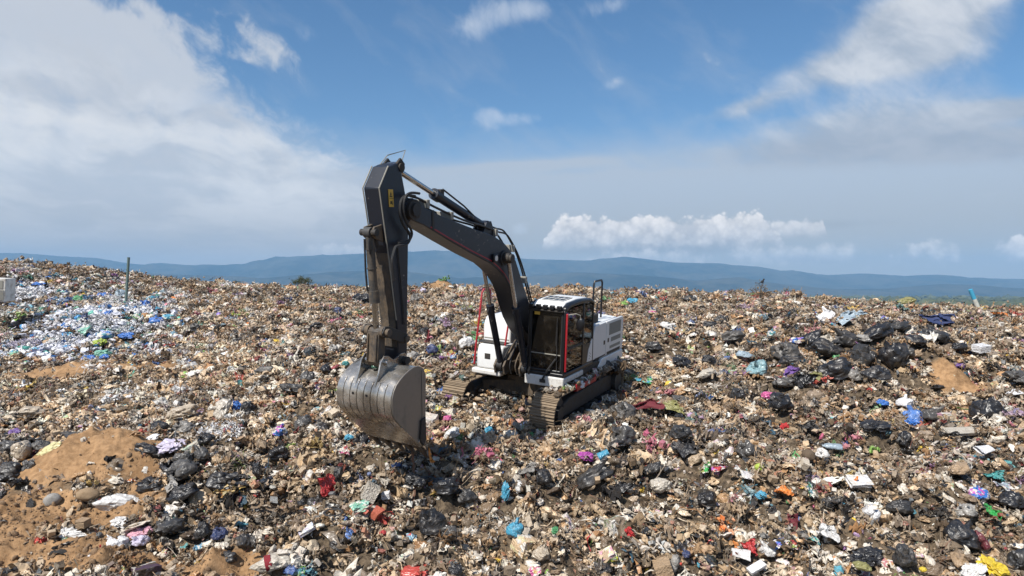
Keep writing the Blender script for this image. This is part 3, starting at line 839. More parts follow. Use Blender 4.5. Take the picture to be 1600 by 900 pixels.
def clump_shape(seed, k=26):
    rng = np.random.default_rng(seed); VV = []; FF = []; isl = []; o = 0
    for i in range(k):
        kind = rng.integers(0, 6)
        if kind <= 1: V, Fc = sheet_shape(int(seed * 100 + i), 5, .45, .5, rng.uniform(.4, .9)); V = V * rng.uniform(.14, .30)
        elif kind == 2: V, Fc = strip_shape(int(seed * 100 + i), 7, rng.uniform(.05, .2)); V = V * rng.uniform(.25, .55)
        elif kind == 3: V, Fc = box_shape(int(seed * 100 + i), rng.uniform(.25, 1, 3), 2, .35); V = V * rng.uniform(.10, .2)
        elif kind == 4: V, Fc = lump(int(seed * 100 + i), 1, rng.uniform(.5, 1.2, 3)); V = V * rng.uniform(.10, .22)
        else: V, Fc = stick_shape(int(seed * 100 + i), 5); Fc = Fc[0]; V = V * rng.uniform(.3, .6)
        R_ = np.array(Euler(rng.uniform(-1.1, 1.1, 2).tolist() + [rng.uniform(0, 6.28)]).to_matrix())
        V = V @ R_.T + np.array([*(rng.normal(0, .36, 2)), rng.uniform(-.12, .22)])
        if Fc.shape[1] == 4: Fc = np.concatenate([Fc[:, [0, 1, 2]], Fc[:, [0, 2, 3]]])
        VV.append(V); FF.append(Fc + o); o += len(V); isl.append(np.full(len(V), rng.random()))
    return np.concatenate(VV), np.concatenate(FF), np.concatenate(isl)

# ------------------------------------------------------------------ refuse: the mass nobody could count
PIECES = bpy.data.collections.new("refuse pieces")     # not linked to the scene: only a source of shapes
KINDS = {}                                              # family -> piece indices
def piece(fam, V, Fc, m, smooth=True, sharp=50, isl=None):
    i = len(PIECES.objects)
    me = np_mesh("refuse_piece", V, Fc, [m], smooth, sharp)
    if isl is not None:
        a = me.attributes.new('isl', 'FLOAT', 'POINT'); a.data.foreach_set('value', isl.astype(np.float32))
    o = bpy.data.objects.new("refuse_piece_%03d" % i, me); PIECES.objects.link(o)
    KINDS.setdefault(fam, []).append(i)
for i in range(7): piece('bag', *bag_shape(300 + i, 3, (1, RS.uniform(.7, 1), RS.uniform(.5, .8))), M['film_i'])
for i in range(5): piece('lump', *lump(40 + i, 3, (1, RS.uniform(.6, .9), RS.uniform(.35, .6)), .55, .35), M['film_i'])
for i in range(9): piece('sheet', *sheet_shape(60 + i, 13, RS.uniform(.25, .5), RS.uniform(.1, .8), RS.uniform(.5, .95)), M['film_i'])
for i in range(6): piece('pack', *sheet_shape(80 + i, 9, RS.uniform(.12, .3), RS.uniform(.1, .6), RS.uniform(.45, .9)), M['print_i'])
for i in range(5): piece('pack', *box_shape(100 + i, RS.uniform(.35, 1, 3), 5, .22), M['print_i'])
for i in range(4): piece('pack', *bag_shape(340 + i, 2, (1, .7, .35), False), M['print_i'])
for i in range(3): piece('solid', *lathe_shape(BOTTLE, 9, i, .16), M['solid_i'])
piece('solid', *lathe_shape(CUP, 10, 4, .10), M['solid_i']); piece('solid', *lathe_shape(TRAY, 12, 5, .10), M['solid_i'])
for i in range(6): piece('strip', *strip_shape(120 + i, 12, RS.uniform(.05, .22)), M['film_i'])
for i in range(5): piece('stick', *stick_shape(140 + i), M['rot_i'])
for i in range(5): piece('rot', *lump(160 + i, 2, (1, RS.uniform(.5, .9), RS.uniform(.3, .6)), .6, .4), M['rot_i'])
for i in range(5): piece('shard', *sheet_shape(180 + i, 5, .35, RS.uniform(.2, .7), RS.uniform(.4, .9)), M['solid_i'])
for i in range(4): piece('cloth', *sheet_shape(200 + i, 15, .55, .3, .8), M['cloth_i'])
for i in range(12):
    V, Fc, isl = clump_shape(i + 1); piece('clump', V, Fc, M['clump_i'], False, isl=isl)

BEIGE = [(.46, .35, .23), (.54, .43, .31), (.40, .29, .185), (.58, .50, .39), (.36, .265, .175), (.52, .40, .27)]
PALE = [(.64, .61, .56), (.70, .68, .65), (.58, .54, .48), (.66, .62, .55)]
GREY = [(.25, .195, .145), (.20, .15, .105), (.30, .24, .18), (.17, .135, .10), (.23, .19, .155)]
BROWN = [(.11, .08, .055), (.16, .115, .075), (.075, .055, .04), (.20, .13, .08), (.13, .10, .07)]
BLACK = [(.016, .016, .018), (.024, .024, .027), (.035, .034, .034)]
TAN = [(.40, .24, .12), (.45, .29, .16), (.34, .19, .09), (.50, .34, .20)]
BRIGHT = [(.52, .03, .03), (.60, .05, .04), (.03, .15, .48), (.02, .10, .36), (.05, .34, .50), (.05, .30, .34), (.04, .30, .10), (.20, .45, .06), (.70, .50, .04), (.70, .22, .03), (.70, .26, .36), (.62, .12, .28),
          (.22, .08, .32), (.42, .30, .55), (.30, .02, .05), (.16, .36, .52), (.60, .42, .10), (.74, .45, .42)]
WHITEF = [(.74, .75, .80), (.80, .80, .82), (.66, .68, .76), (.70, .72, .80)]
BLUEF = [(.03, .17, .50), (.05, .28, .58), (.10, .42, .60), (.10, .42, .34)]
LITTER_ROOM = []      # (x, y, r) kept clear for the things placed one by one
def zone_px(x, y, z): return CX + F * x / y, HZ - F * z / y
def colours(rng, u, v, n, P=None, base=(.28, .14, .21, .135, .10, .085, .05)):
    pal = [BEIGE, PALE, GREY, BROWN, BLACK, TAN, BRIGHT, WHITEF, BLUEF]
    W = np.tile(np.array([*base, 0.0, 0.0]), (n, 1))
    def z(u0, v0, ru, rv): return np.exp(-(((u - u0) / ru) ** 2 + ((v - v0) / rv) ** 2))
    def blend(k, w):
        nonlocal W
        k = np.clip(k, 0, 1)[:, None]; W = W * (1 - k) + np.array(w) * k
    left = sstep(560, 330, u) * sstep(720, 640, v) * sstep(436, 446, v)
    blend(left * .9, [.47, .17, .17, .08, .05, .03, .03, 0, 0])
    blend(sstep(500, 200, u) * sstep(500, 440, v) * .85, [.18, .10, .24, .28, .10, .07, .03, 0, 0])
    wz = z(165, 500, 95, 44) * 1.2 + z(60, 540, 60, 24) + z(40, 455, 60, 26) * 1.1 + z(225, 520, 50, 30) * .6
    blend(wz * 1.5, [.02, .14, .04, .05, .09, .01, .03, .52, .10])
    if P is not None:
        mac = fbm(P * np.array([1, 1, 0]), .55, 3, .55, seed=71); mc2 = fbm(P * np.array([1, 1, 0]), 1.6, 2, .5, seed=75)
        blend(sstep(.10, .42, mac + .5 * mc2) * .62, [.12, .06, .24, .20, .27, .05, .06, 0, 0])
        blend(sstep(-.12, -.42, mac) * .55, [.44, .22, .12, .05, .03, .07, .07, 0, 0])
    blend(z(1340, 545, 110, 42) * .8, [.15, .10, .22, .13, .30, .05, .05, 0, 0])
    blend(z(700, 790, 80, 55) * .6, [.15, .08, .22, .18, .26, .04, .07, 0, 0])
    blend(z(60, 720, 120, 50) * .5, [.28, .12, .2, .1, .22, .05, .03, 0, 0])
    W = W / W.sum(1, keepdims=True)
    c = (rng.random((n, 1)) > W.cumsum(1)).sum(1).clip(0, len(pal) - 1)
    out = np.zeros((n, 4)); out[:, 3] = 1
    for i, p in enumerate(pal):
        k = np.nonzero(c == i)[0]
        out[k, :3] = np.array(p)[rng.integers(0, len(p), len(k))]
    out[:, :3] *= rng.uniform(.78, 1.32, (n, 1)) * (1 + .28 * left[:, None] * (c[:, None] < 2))
    out[:, :3] *= np.array([1.04, 1.0, .94])
    k = c == 6; out[k, :3] = out[k, :3] * .82 + np.array([.06, .048, .036])
    return np.clip(out, 0, .85), c
def scatter_layer(rng, dens, r0, r1, fams, weights, smin, smax, tilt, sink, grow=0.0, **kw):
    """points spread evenly over the slope between distances r0 and r1"""
    amax = 0.86
    n = int(dens * amax * (r1 * r1 - r0 * r0))
    rr = np.sqrt(rng.random(n) * (r1 * r1 - r0 * r0) + r0 * r0); a = rng.uniform(-amax, amax, n)
    x, y = np.sin(a) * rr, np.cos(a) * rr
    sand = sand_mask(x, y)
    lx, ly = ex_local_xy(x, y)
    body = (np.abs(lx) < 2.35) & (np.abs(np.abs(ly) - 1.2) < 0.42)
    keep = (rng.random(n) > sand * 0.955) & ~body
    for (px, py, pr) in LITTER_ROOM:
        keep &= (x - px) ** 2 + (y - py) ** 2 > (pr if smin > .1 else pr * .8) ** 2
    x, y, rr = x[keep], y[keep], rr[keep]; n = len(x)
    z = height(x, y)
    fam = rng.choice(len(fams), n, p=np.array(weights) / sum(weights))
    idx = np.zeros(n, np.int32)
    for i, f in enumerate(fams):
        k = np.nonzero(fam == i)[0]; idx[k] = np.array(KINDS[f])[rng.integers(0, len(KINDS[f]), len(k))]
    s = smin * (smax / smin) ** (rng.random(n) ** 1.4) * (1 + grow * np.maximum(0, rr - 18) / 20)
    lxk, lyk = ex_local_xy(x, y)
    near_ex = (np.abs(lxk) < 2.6) & (np.abs(lyk) < 1.7)
    s = np.where(near_ex, np.minimum(s, .17), s)
    scl = s[:, None] * rng.uniform(.75, 1.25, (n, 3))
    rot = np.stack([rng.normal(0, tilt, n), rng.normal(0, tilt, n), rng.uniform(0, 6.283, n)], -1)
    z = z + s * rng.uniform(-sink, .45, n)
    u, v = zone_px(x, y, z)
    col, ci = colours(rng, u, v, n, np.stack([x, y, z], -1), **kw)
    return np.stack([x, y, z], -1), rot, scl, idx, col
def instancer(name, layers, coll, label):
    P, Rt, Sc, Ix, Cc = (np.concatenate(q) for q in zip(*layers))
    me = bpy.data.meshes.new(name)
    me.vertices.add(len(P)); me.vertices.foreach_set('co', P.astype(np.float32).ravel())
    for nm, ty, key, dat in (('rot', 'FLOAT_VECTOR', 'vector', Rt), ('scl', 'FLOAT_VECTOR', 'vector', Sc), ('idx', 'INT', 'value', Ix), ('col', 'FLOAT_COLOR', 'color', Cc)):
        a = me.attributes.new(nm, ty, 'POINT'); a.data.foreach_set(key, dat.astype(np.int32 if ty == 'INT' else np.float32).ravel())
    o = new_obj(name, me, kind='stuff', label=label)
    ng = bpy.data.node_groups.new(name + " spread", 'GeometryNodeTree')
    ng.interface.new_socket('Geometry', in_out='INPUT', socket_type='NodeSocketGeometry')
    ng.interface.new_socket('Geometry', in_out='OUTPUT', socket_type='NodeSocketGeometry')
    gi, go = ng.nodes.new('NodeGroupInput'), ng.nodes.new('NodeGroupOutput')
    ci = ng.nodes.new('GeometryNodeCollectionInfo'); ci.inputs['Collection'].default_value = coll
    ci.inputs['Separate Children'].default_value = True; ci.inputs['Reset Children'].default_value = True
    ip = ng.nodes.new('GeometryNodeInstanceOnPoints'); ip.inputs['Pick Instance'].default_value = True
    def na(nm, ty):
        q = ng.nodes.new('GeometryNodeInputNamedAttribute'); q.data_type = ty; q.inputs['Name'].default_value = nm; return q.outputs['Attribute']
    L = ng.links.new
    L(gi.outputs[0], ip.inputs['Points']); L(ci.outputs[0], ip.inputs['Instance'])
    L(na('idx', 'INT'), ip.inputs['Instance Index']); L(na('rot', 'FLOAT_VECTOR'), ip.inputs['Rotation']); L(na('scl', 'FLOAT_VECTOR'), ip.inputs['Scale'])
    L(ip.outputs[0], go.inputs[0])
    md = o.modifiers.new('spread', 'NODES'); md.node_group = ng
    return o
def on_tracks(rng, fams):
    # scraps and mud lying on the tracks and the frame between them
    n = 2600
    lx = rng.uniform(-2.2, 2.0, n); ly = np.where(rng.random(n) < .7, rng.choice([-1, 1], n) * rng.uniform(.95, 1.52, n), rng.uniform(-.9, .9, n))
    lz = np.where(np.abs(ly) > .93, .95, np.where(np.abs(lx) < .75, .86, .2 + .3 * rng.random(n)))
    keep = ~((np.abs(ly) > .93) & (lx > 1.2) & (rng.random(n) < .6))
    lx, ly, lz = lx[keep], ly[keep], lz[keep]; n = len(lx)
    idx = np.array([KINDS[f][rng.integers(0, len(KINDS[f]))] for f in rng.choice(['rot', 'rot', 'rot', 'sheet', 'strip', 'pack', 'cloth', 'stick'], n)], np.int32)
    s = rng.uniform(.03, .13, n)
    P = ex_world(np.stack([lx, ly, lz + s * .2], -1))
    col, _ = colours(rng, np.full(n, 900.), np.full(n, 640.), n); col[:, :3] = col[:, :3] * .45 + np.array([.10, .075, .05]) * .55
    # and what has banked up against them
    m = 2600
    sd = rng.choice([-1, 1], m); edge = rng.random(m); bx = rng.uniform(-2.5, 2.3, m); off = np.abs(rng.normal(0, .22, m))
    by = sd * np.where(rng.random(m) < .5, 1.57 + off, .88 - off)
    fr = edge < .3
    bx = np.where(fr, rng.choice([-1, 1], m) * (2.28 + off), bx); by = np.where(fr, sd * rng.uniform(.8, 1.65, m), by)
    bz = rng.random(m) * (np.where(sd < 0, .60, .26) - .9 * off).clip(.05, 1) + .05
    bs = rng.uniform(.05, .15, m); B = ex_world(np.stack([bx, by, bz], -1))
    bc, _ = colours(rng, np.full(m, 900.), np.full(m, 640.), m); bc[:, :3] *= .9
    bi = np.array([KINDS[f][rng.integers(0, len(KINDS[f]))] for f in rng.choice(['rot', 'lump', 'sheet', 'strip', 'pack', 'cloth', 'sheet'], m)], np.int32)
    P = np.concatenate([P, B]); s = np.concatenate([s, bs]); idx = np.concatenate([idx, bi]); col = np.concatenate([col, bc]); n = n + m
    return P, rng.normal(0, .4, (n, 3)) + np.array([0, 0, 1.]) * rng.uniform(0, 6.28, (n, 1)), s[:, None] * rng.uniform(.7, 1.3, (n, 3)), idx, col
def white_film(rng):
    # the fresh load of white film and blue bags tipped near the green post
    L = []
    for (u, d, rx, ry, n) in ((145, 32.0, 2.4, 2.2, 560), (195, 34.5, 1.3, 1.3, 130), (60, 28.0, 1.8, 1.0, 200), (40, 38.0, 1.9, 1.4, 240), (110, 29.5, 1.5, 1.2, 150)):
        cx, cy = at_d(u, d); q = rng.normal(0, .55, (n, 2)); x, y = cx + q[:, 0] * rx, cy + q[:, 1] * ry
        s = rng.uniform(.10, .26, n); z = height(x, y) + .10 + s * .25
        idx = np.array([KINDS[f][rng.integers(0, len(KINDS[f]))] for f in rng.choice(['sheet', 'sheet', 'strip', 'bag', 'lump'], n)], np.int32)
        col = np.ones((n, 4)); col[:, :3] = np.array(WHITEF)[rng.integers(0, 4, n)]
        k = rng.random(n) < .16; col[k, :3] = np.array(BLUEF)[rng.integers(0, 4, k.sum())]
        k = rng.random(n) < .10; col[k, :3] = .02
        L.append((np.stack([x, y, z], -1), np.stack([rng.normal(.2, .4, n), rng.normal(0, .4, n), rng.uniform(0, 6.28, n)], -1), s[:, None] * rng.uniform(.7, 1.3, (n, 3)), idx, col))
    return L
def build_litter():
    rng = np.random.default_rng(42)
    fam = ['bag', 'lump', 'sheet', 'pack', 'solid', 'strip', 'stick', 'rot', 'shard', 'cloth']
    L = []
    def lay(*a, **k): L.append(scatter_layer(rng, *a, **k))
    # tangled bedding
    for (r0, r1, d) in ((9.3, 20, 12), (20, 32, 9), (32, 60, 5)):
        lay(d, r0, r1, ['clump'], [1], .24, .42, .30, .15, grow=.3)
    # single pieces, a hand to a forearm long
    w = [1.3, 2.0, 3.4, 1.9, .9, 1.3, .35, 2.2, 1.2, 1.0]
    for (r0, r1, d) in ((9.3, 20, 66), (20, 32, 46), (32, 60, 22)):
        lay(d, r0, r1, fam, w, .055, .18, .42, .3, grow=.3)
    # crumbs
    w = [.2, 1.2, 2.2, 2.2, .8, 1.6, .8, 2.6, 2.6, .5]
    for (r0, r1, d) in ((9.3, 15, 190), (15, 20, 120), (20, 30, 45)):
        lay(d, r0, r1, fam, w, .022, .065, .55, .2)
    # crumpled bags and film, the body of the heap
    for (r0, r1, d) in ((9.3, 20, 15), (20, 32, 12), (32, 60, 6.5)):
        lay(d, r0, r1, ['bag', 'lump', 'sheet', 'pack', 'cloth'], [1.8, 2.2, 4.2, .8, .5], .10, .22, .32, .1, grow=.15, base=(.28, .25, .16, .07, .15, .05, .045))
    # torn sheets lying flat
    for (r0, r1, d) in ((9.3, 20, 1.6), (20, 32, 1.3), (32, 60, .8)):
        lay(d, r0, r1, ['sheet', 'strip', 'cloth'], [3, 1.4, .8], .20, .42, .20, .0, base=(.27, .24, .17, .08, .18, .03, .03))
    # larger bags, sacks and sheets lying about
    for (r0, r1, d) in ((9.3, 20, 2.2), (20, 32, 2.0), (32, 60, 1.2)):
        lay(d, r0, r1, ['bag', 'lump', 'sheet', 'cloth', 'strip'], [2.6, 1.6, 2.0, 1.0, .7], .15, .28, .35, .25, grow=.15, base=(.25, .20, .14, .06, .24, .04, .07))
    L.append(on_tracks(rng, fam)); L += white_film(rng)
    instancer("litter", L, PIECES, 'mixed household rubbish of film, packaging and rot covering the slope')
CLODS = bpy.data.collections.new("earth clods")
for i in range(6):
    V, Fc = lump(220 + i, 2, (1, .85, .7), .15, .35, .6, 0)
    CLODS.objects.link(bpy.data.objects.new("clod_%02d" % i, np_mesh("clod", V, Fc, [M['clod']], True, 60)))
def build_clods():
    rng = np.random.default_rng(9); n = 46000
    rr = np.sqrt(rng.random(n) * (46 ** 2 - 10 ** 2) + 100); rr[:34000] = rng.uniform(10.2, 15.5, 34000)
    a = rng.uniform(-.74, .74, n); a[:34000] = rng.uniform(-.74, -.25, 34000)
    x, y = np.sin(a) * rr, np.cos(a) * rr
    k = rng.random(n) < sand_mask(x, y) ** 1.2 * (.22 + .5 * sstep(-.1, .5, fbm(np.stack([x, y, x * 0], -1), .9, 3, seed=91)))
    x, y, rr = x[k], y[k], rr[k]; n = len(x)
    s = .008 * (8 ** (rng.random(n) ** 4.2)) * (1 + np.maximum(0, rr - 15) / 22)
    z = height(x, y) + micro(x, y, sand_mask(x, y)) + s * .15
    P = np.stack([x, y, z], -1)
    L = [(P, rng.uniform(0, 6.28, (n, 3)), s[:, None] * rng.uniform(.7, 1.3, (n, 3)), rng.integers(0, 6, n).astype(np.int32), np.ones((n, 4)))]
    instancer("clods", L, CLODS, 'loose clods of sandy earth on the bare patches')

# ------------------------------------------------------------------ excavator
M['navy'] = paint("dark boom paint", (0.014, 0.017, 0.026), .40, .20, dirt_col=(0.15, 0.115, 0.08), scale=1.6, chips=.6)
M['navy_mud'] = paint("mud caked boom paint", (0.05, 0.05, 0.05), .6, .50, dirt_col=(0.26, 0.19, 0.12), scale=2.2)
M['black'] = paint("black cab paint", (0.009, 0.009, 0.011), .36, .10, dirt_col=(0.12, 0.095, 0.07), scale=3.5)
M['white'] = paint("white machine paint", (0.72, 0.72, 0.71), .36, .30, dirt_col=(0.36, 0.29, 0.21), scale=2.4)
M['white_mud'] = paint("muddy white paint", (0.68, 0.66, 0.62), .5, .50, dirt_col=(0.27, 0.20, 0.13), scale=3.0)
M['red'] = paint("red machine paint", (0.36, 0.016, 0.024), .42, .26, dirt_col=(0.2, 0.13, 0.09), scale=5)
M['steel'] = paint("worn bucket steel", (0.36, 0.335, 0.31), .30, .42, metal=.9, dirt_col=(0.17, 0.135, 0.105), scale=2.0)
def worn_steel(name):
    m, nt, b_ = mat(name); co = coords(nt)
    n1 = noise(nt, co, 1.7, 8, .66); n2 = noise(nt, co, 9.0, 6, .65); n4 = noise(nt, co, 3.3, 5, .6, .8)
    mp = nt.nodes.new('ShaderNodeMapping'); mp.inputs['Scale'].default_value = (1.0, 14.0, 1.0); nt.links.new(co, mp.inputs[0])
    mp2 = nt.nodes.new('ShaderNodeMapping'); mp2.inputs['Scale'].default_value = (1.2, 30.0, 1.2); nt.links.new(co, mp2.inputs[0])
    sc = noise(nt, mp2.outputs[0], 1.6, 5, .65)
    base = mixc(nt, (n1 * .6 + n4 * .4).ss(.38, .62), (0.27, 0.24, 0.205), (0.54, 0.50, 0.445))
    base = mixc(nt, sc.ss(.56, .70) * .45, base, (0.60, 0.585, 0.56))
    mud = (n1 * .55 + n2 * .35 + n4 * .2).ss(.60, .80)
    setc(nt, b_.inputs['Base Color'], mixc(nt, mud * .85, base, mixc(nt, n2, (0.20, 0.155, 0.115), (0.10, 0.08, 0.06))))
    setc(nt, b_.inputs['Metallic'], (1.0 - mud) * .80)
    setc(nt, b_.inputs['Roughness'], (mud * .45 + .26 + (n2 - .5) * .30 + (n4 - .5) * .2).clamp())
    bump(nt, b_, n2 * .5 + n4 * .6 + mud, .25, .012)
    return m
M['steel_side'] = paint('dull bucket steel', (0.26, 0.24, 0.215), .46, .36, metal=.6, dirt_col=(0.13, 0.105, 0.082), scale=1.6, chips=.5)
M['steel'] = worn_steel("worn bucket steel")
M['shoe'] = paint("track steel under mud", (0.16, 0.135, 0.11), .6, .85, metal=.3, dirt_col=(0.30, 0.225, 0.15), scale=3.0)
M['deck'] = paint("oily machine steel", (0.028, 0.026, 0.025), .6, .5, dirt_col=(0.11, 0.082, 0.056), scale=4.0)
M['rust'] = paint("brown dirty steel", (0.055, 0.048, 0.042), .55, .62, dirt_col=(0.21, 0.15, 0.095), scale=4.5)
M['chrome'] = paint("cylinder rod", (0.55, 0.53, 0.50), .22, .35, metal=1.0, dirt_col=(0.24, 0.19, 0.14), scale=6)
M['hose'] = paint("rubber hose", (0.022, 0.022, 0.023), .6, .40, dirt_col=(0.20, 0.16, 0.12), scale=6)
M['grille'] = paint("grey mesh", (0.29, 0.275, 0.235), .7, .35, scale=8)
M['yellow'] = paint("yellow sticker", (0.72, 0.44, 0.06), .5, .15, scale=6)
M['lamp'] = paint("lamp glass", (0.75, 0.75, 0.72), .15, .05)
def glass(name):
    m = bpy.data.materials.new(name); m.use_nodes = True; nt = m.node_tree; nt.nodes.clear()
    o_ = nt.nodes.new('ShaderNodeOutputMaterial'); mx = nt.nodes.new('ShaderNodeMixShader')
    tr = nt.nodes.new('ShaderNodeBsdfTransparent'); tr.inputs[0].default_value = (0.06, 0.075, 0.075, 1)
    gl = nt.nodes.new('ShaderNodeBsdfGlossy'); gl.inputs['Roughness'].default_value = 0.03; gl.inputs[0].default_value = (0.9, 0.9, 0.9, 1)
    fr = nt.nodes.new('ShaderNodeFresnel'); fr.inputs[0].default_value = 1.55
    n = noise(nt, coords(nt), 3.0, 5, .6)
    df = nt.nodes.new('ShaderNodeBsdfDiffuse'); df.inputs[0].default_value = (0.28, 0.23, 0.17, 1)
    m2 = nt.nodes.new('ShaderNodeMixShader')
    nt.links.new(fr.outputs[0], mx.inputs[0]); nt.links.new(tr.outputs[0], mx.inputs[1]); nt.links.new(gl.outputs[0], mx.inputs[2])
    nt.links.new((n.ss(.45, .75) * .10 + 0.012).s, m2.inputs[0]); nt.links.new(mx.outputs[0], m2.inputs[1]); nt.links.new(df.outputs[0], m2.inputs[2])
    nt.links.new(m2.outputs[0], o_.inputs[0])
    return m
M['glass'] = glass("tinted cab glass")

def build_excavator():
    root = bpy.data.objects.new("excavator", None); COL.objects.link(root)
    root.matrix_world = Matrix.Translation(Vector(EX_T)) @ Matrix(EX_R.tolist()).to_4x4()
    root['label'] = 'white and black tracked excavator with raised dark boom standing in the rubbish'
    root['category'] = 'excavator'
    def part(name, mb, m, par=None, bevel=0.0, seg=2): return mb.build(name, M[m], par or root, bevel, seg)
    # --- tracks
    sp = [(-.092, 0), (.092, 0), (.092, .02), (.078, .022), (.072, .052), (.058, .052), (.050, .022), (.012, .022), (.006, .046), (-.006, .046), (-.012, .022), (-.050, .022), (-.058, .052), (-.072, .052), (-.078, .022), (-.092, .02)]
    shoe = MB().prism(sp, -.31, .31).mesh("track_shoe", M['shoe'], True, 30)
    xr, zc, R0 = 1.82, .47, .43
    per = 4 * xr + 2 * math.pi * R0; ns = int(per / .19)
    def at(s):
        s %= per
        if s < 2 * xr: return (-xr + s, zc + R0, 0.0)
        s -= 2 * xr
        if s < math.pi * R0: a = s / R0; return (xr + R0 * math.sin(a), zc + R0 * math.cos(a), a)
        s -= math.pi * R0
        if s < 2 * xr: return (xr - s, zc - R0, math.pi)
        s -= 2 * xr; a = math.pi + s / R0
        return (-xr + R0 * math.sin(a), zc + R0 * math.cos(a), a)
    for sd in (-1, 1):
        tr = part('track', MB().tube([(xr * math.cos(t) * 0, 0, 0) for t in (0, 1)], .001, 3), 'deck') if False else None
        y = sd * 1.22
        fr = MB().prism([(-1.6, .30), (1.55, .30), (1.55, .62), (1.2, .70), (-1.2, .74), (-1.6, .66)], y - .20, y + .20)
        tr = part('track', fr, 'deck', bevel=.03)
        for x_, r_, nm in ((xr, .38, 'idler'), (-xr, .38, 'sprocket')):
            mb = MB().cyl((x_, y - .16, zc), (x_, y + .16, zc), r_, 28).cyl((x_, y - .27, zc), (x_, y + .27, zc), .17, 20)
            if nm == 'sprocket': mb.cyl((x_, y + sd * .1, zc), (x_, y + sd * .31, zc), .26, 22)
            part(nm, mb, 'deck', tr)
        for i in range(7): part('roller', MB().cyl((-1.35 + i * .45, y - .24, .17), (-1.35 + i * .45, y + .24, .17), .11, 14), 'deck', tr)
        for x_ in (-.7, .7): part('carrier_roller', MB().cyl((x_, y - .2, .80), (x_, y + .2, .80), .08, 12), 'deck', tr)
        for i in range(ns):
            x_, z_, a = at(i * per / ns)
            o = new_obj('track_shoe', shoe, tr)
            o.location = (x_, y, z_); o.rotation_euler = (0, a, 0)
    body = MB().prism([(-.75, -.55), (.75, -.55), (.75, .55), (-.75, .55)], .42, .90, 'z')
    for sx in (-1, 1):
        for sy in (-1, 1):
            body.prism([(sx * .3, sy * .45), (sx * .75, sy * .3), (sx * 1.15, sy * 1.05), (sx * .55, sy * 1.05)], .40, .78, 'z')
    part('undercarriage', body, 'rust', bevel=.02)
    part('swing_bearing', MB().cyl((0, 0, .88), (0, 0, 1.03), .66, 40), 'deck')
    # --- upper structure
    deck = MB().prism([(1.30, -1.28), (1.30, -.36), (.85, -.34), (.85, .34), (1.42, .36), (1.42, 1.30), (-2.1, 1.30), (-2.1, -1.30)], 1.02, 1.13, 'z')
    deck.prism([(-.9, 1.03), (1.25, 1.03), (1.25, 1.3), (.5, 1.85), (-.2, 2.05), (-.9, 1.7)], -.36, -.28).prism([(-.9, 1.03), (1.25, 1.03), (1.25, 1.3), (.5, 1.85), (-.2, 2.05), (-.9, 1.7)], .28, .36)
    part('revolving_frame', deck, 'rust', bevel=.012)
    part('cab_skirt', MB().box(1.44, 1.53, .36, 1.38, .97, 1.22).box(.3, 1.44, 1.31, 1.37, 1.06, 1.2), 'white_mud', bevel=.035, seg=3)
    arc = [(-2.12, 1.30)] + [(-2.35 - .5 * math.cos(rad(t)) , 1.31 * math.sin(rad(t))) for t in (84, 66, 48, 30, 10, -10, -30, -48, -66, -84)] + [(-2.12, -1.30)]
    part('counterweight', MB().prism(arc, 1.0, 2.14, 'z'), 'white', bevel=.06, seg=3)
    part('engine_housing', MB().box(-2.12, -.38, -1.28, 1.29, 1.13, 2.12), 'deck', bevel=.04)
    part('engine_hood', MB().box(-2.1, -.75, -1.1, .62, 2.12, 2.30).prism([(-2.05, 1.25), (-.55, 1.25), (-.55, .62), (-2.05, .62)], 2.12, 2.2, 'z'), 'white', bevel=.05, seg=3)
    part('exhaust_cover', MB().box(-1.05, -.46, .50, 1.18, 2.2, 2.42).box(-.98, -.54, .56, 1.1, 2.42, 2.46), 'deck', bevel=.04)
    # left flank: two white doors, their grilles, seams and latches
    y0 = 1.292
    d1 = part('side_door', MB().prism([(.07, 1.33), (-1.205, 1.27), (-1.205, 2.2), (-.42, 2.2), (-.33, 2.0), (-.02, 1.66)], y0, y0 + .065), 'white', bevel=.022, seg=3)
    d2 = part('side_door', MB().prism([(-1.225, 1.27), (-2.52, 1.27), (-2.52, 2.16), (-2.44, 2.2), (-1.225, 2.2)], y0, y0 + .065), 'white', bevel=.022, seg=3)
    part('latch', MB().box(-1.13, -1.04, y0 + .06, y0 + .072, 1.60, 1.71), 'black', d1)
    part('latch', MB().box(-1.42, -1.33, y0 + .06, y0 + .072, 1.62, 1.73), 'black', d2)
    part('badge', MB().box(-.29, -.26, y0 + .064, y0 + .069, 1.80, 1.87), 'black', d1)
    for k in range(5): part('warning_print', MB().box(-.10 - (k % 2) * .07, -.05 - (k % 2) * .07, y0 + .064, y0 + .0655, 1.40 + k * .035, 1.42 + k * .035), 'grille', d1)
    def grille(x0, x1, z0, z1, par, n):
        g = MB().box(x0, x1, y0 + .058, y0 + .068, z0, z1)
        gp = part('vent', g, 'grille', par)
        sl = MB()
        for k in range(n): sl.box(x0 + .02, x1 - .02, y0 + .068, y0 + .075, z0 + (k + .3) * (z1 - z0) / n, z0 + (k + .62) * (z1 - z0) / n)
        part('slat', sl, 'grille', gp)
    grille(-2.32, -1.42, 1.80, 2.12, d2, 9); grille(-2.32, -1.58, 1.60, 1.72, d2, 3); grille(-2.3, -1.5, 1.42, 1.5, d2, 2)
    part('dark_band', MB().box(-2.30, -1.30, y0 + .05, y0 + .069, 1.285, 1.36), 'deck', d2)
    part('dark_band', MB().box(-1.18, -.45, y0 + .05, y0 + .069, 1.30, 1.33), 'deck', d1)
    part('side_strip', MB().prism([(.5, 1.06), (.2, 1.26), (-.62, 1.25), (-1.0, 1.14), (-1.0, 1.06)], y0, y0 + .055), 'deck', bevel=.01)
    part('side_sill', MB().prism([(-.62, 1.01), (-.95, 1.25), (-2.5, 1.25), (-2.56, 1.2), (-2.56, 1.0)], y0 - .04, y0 + .075), 'white', bevel=.03, seg=3)
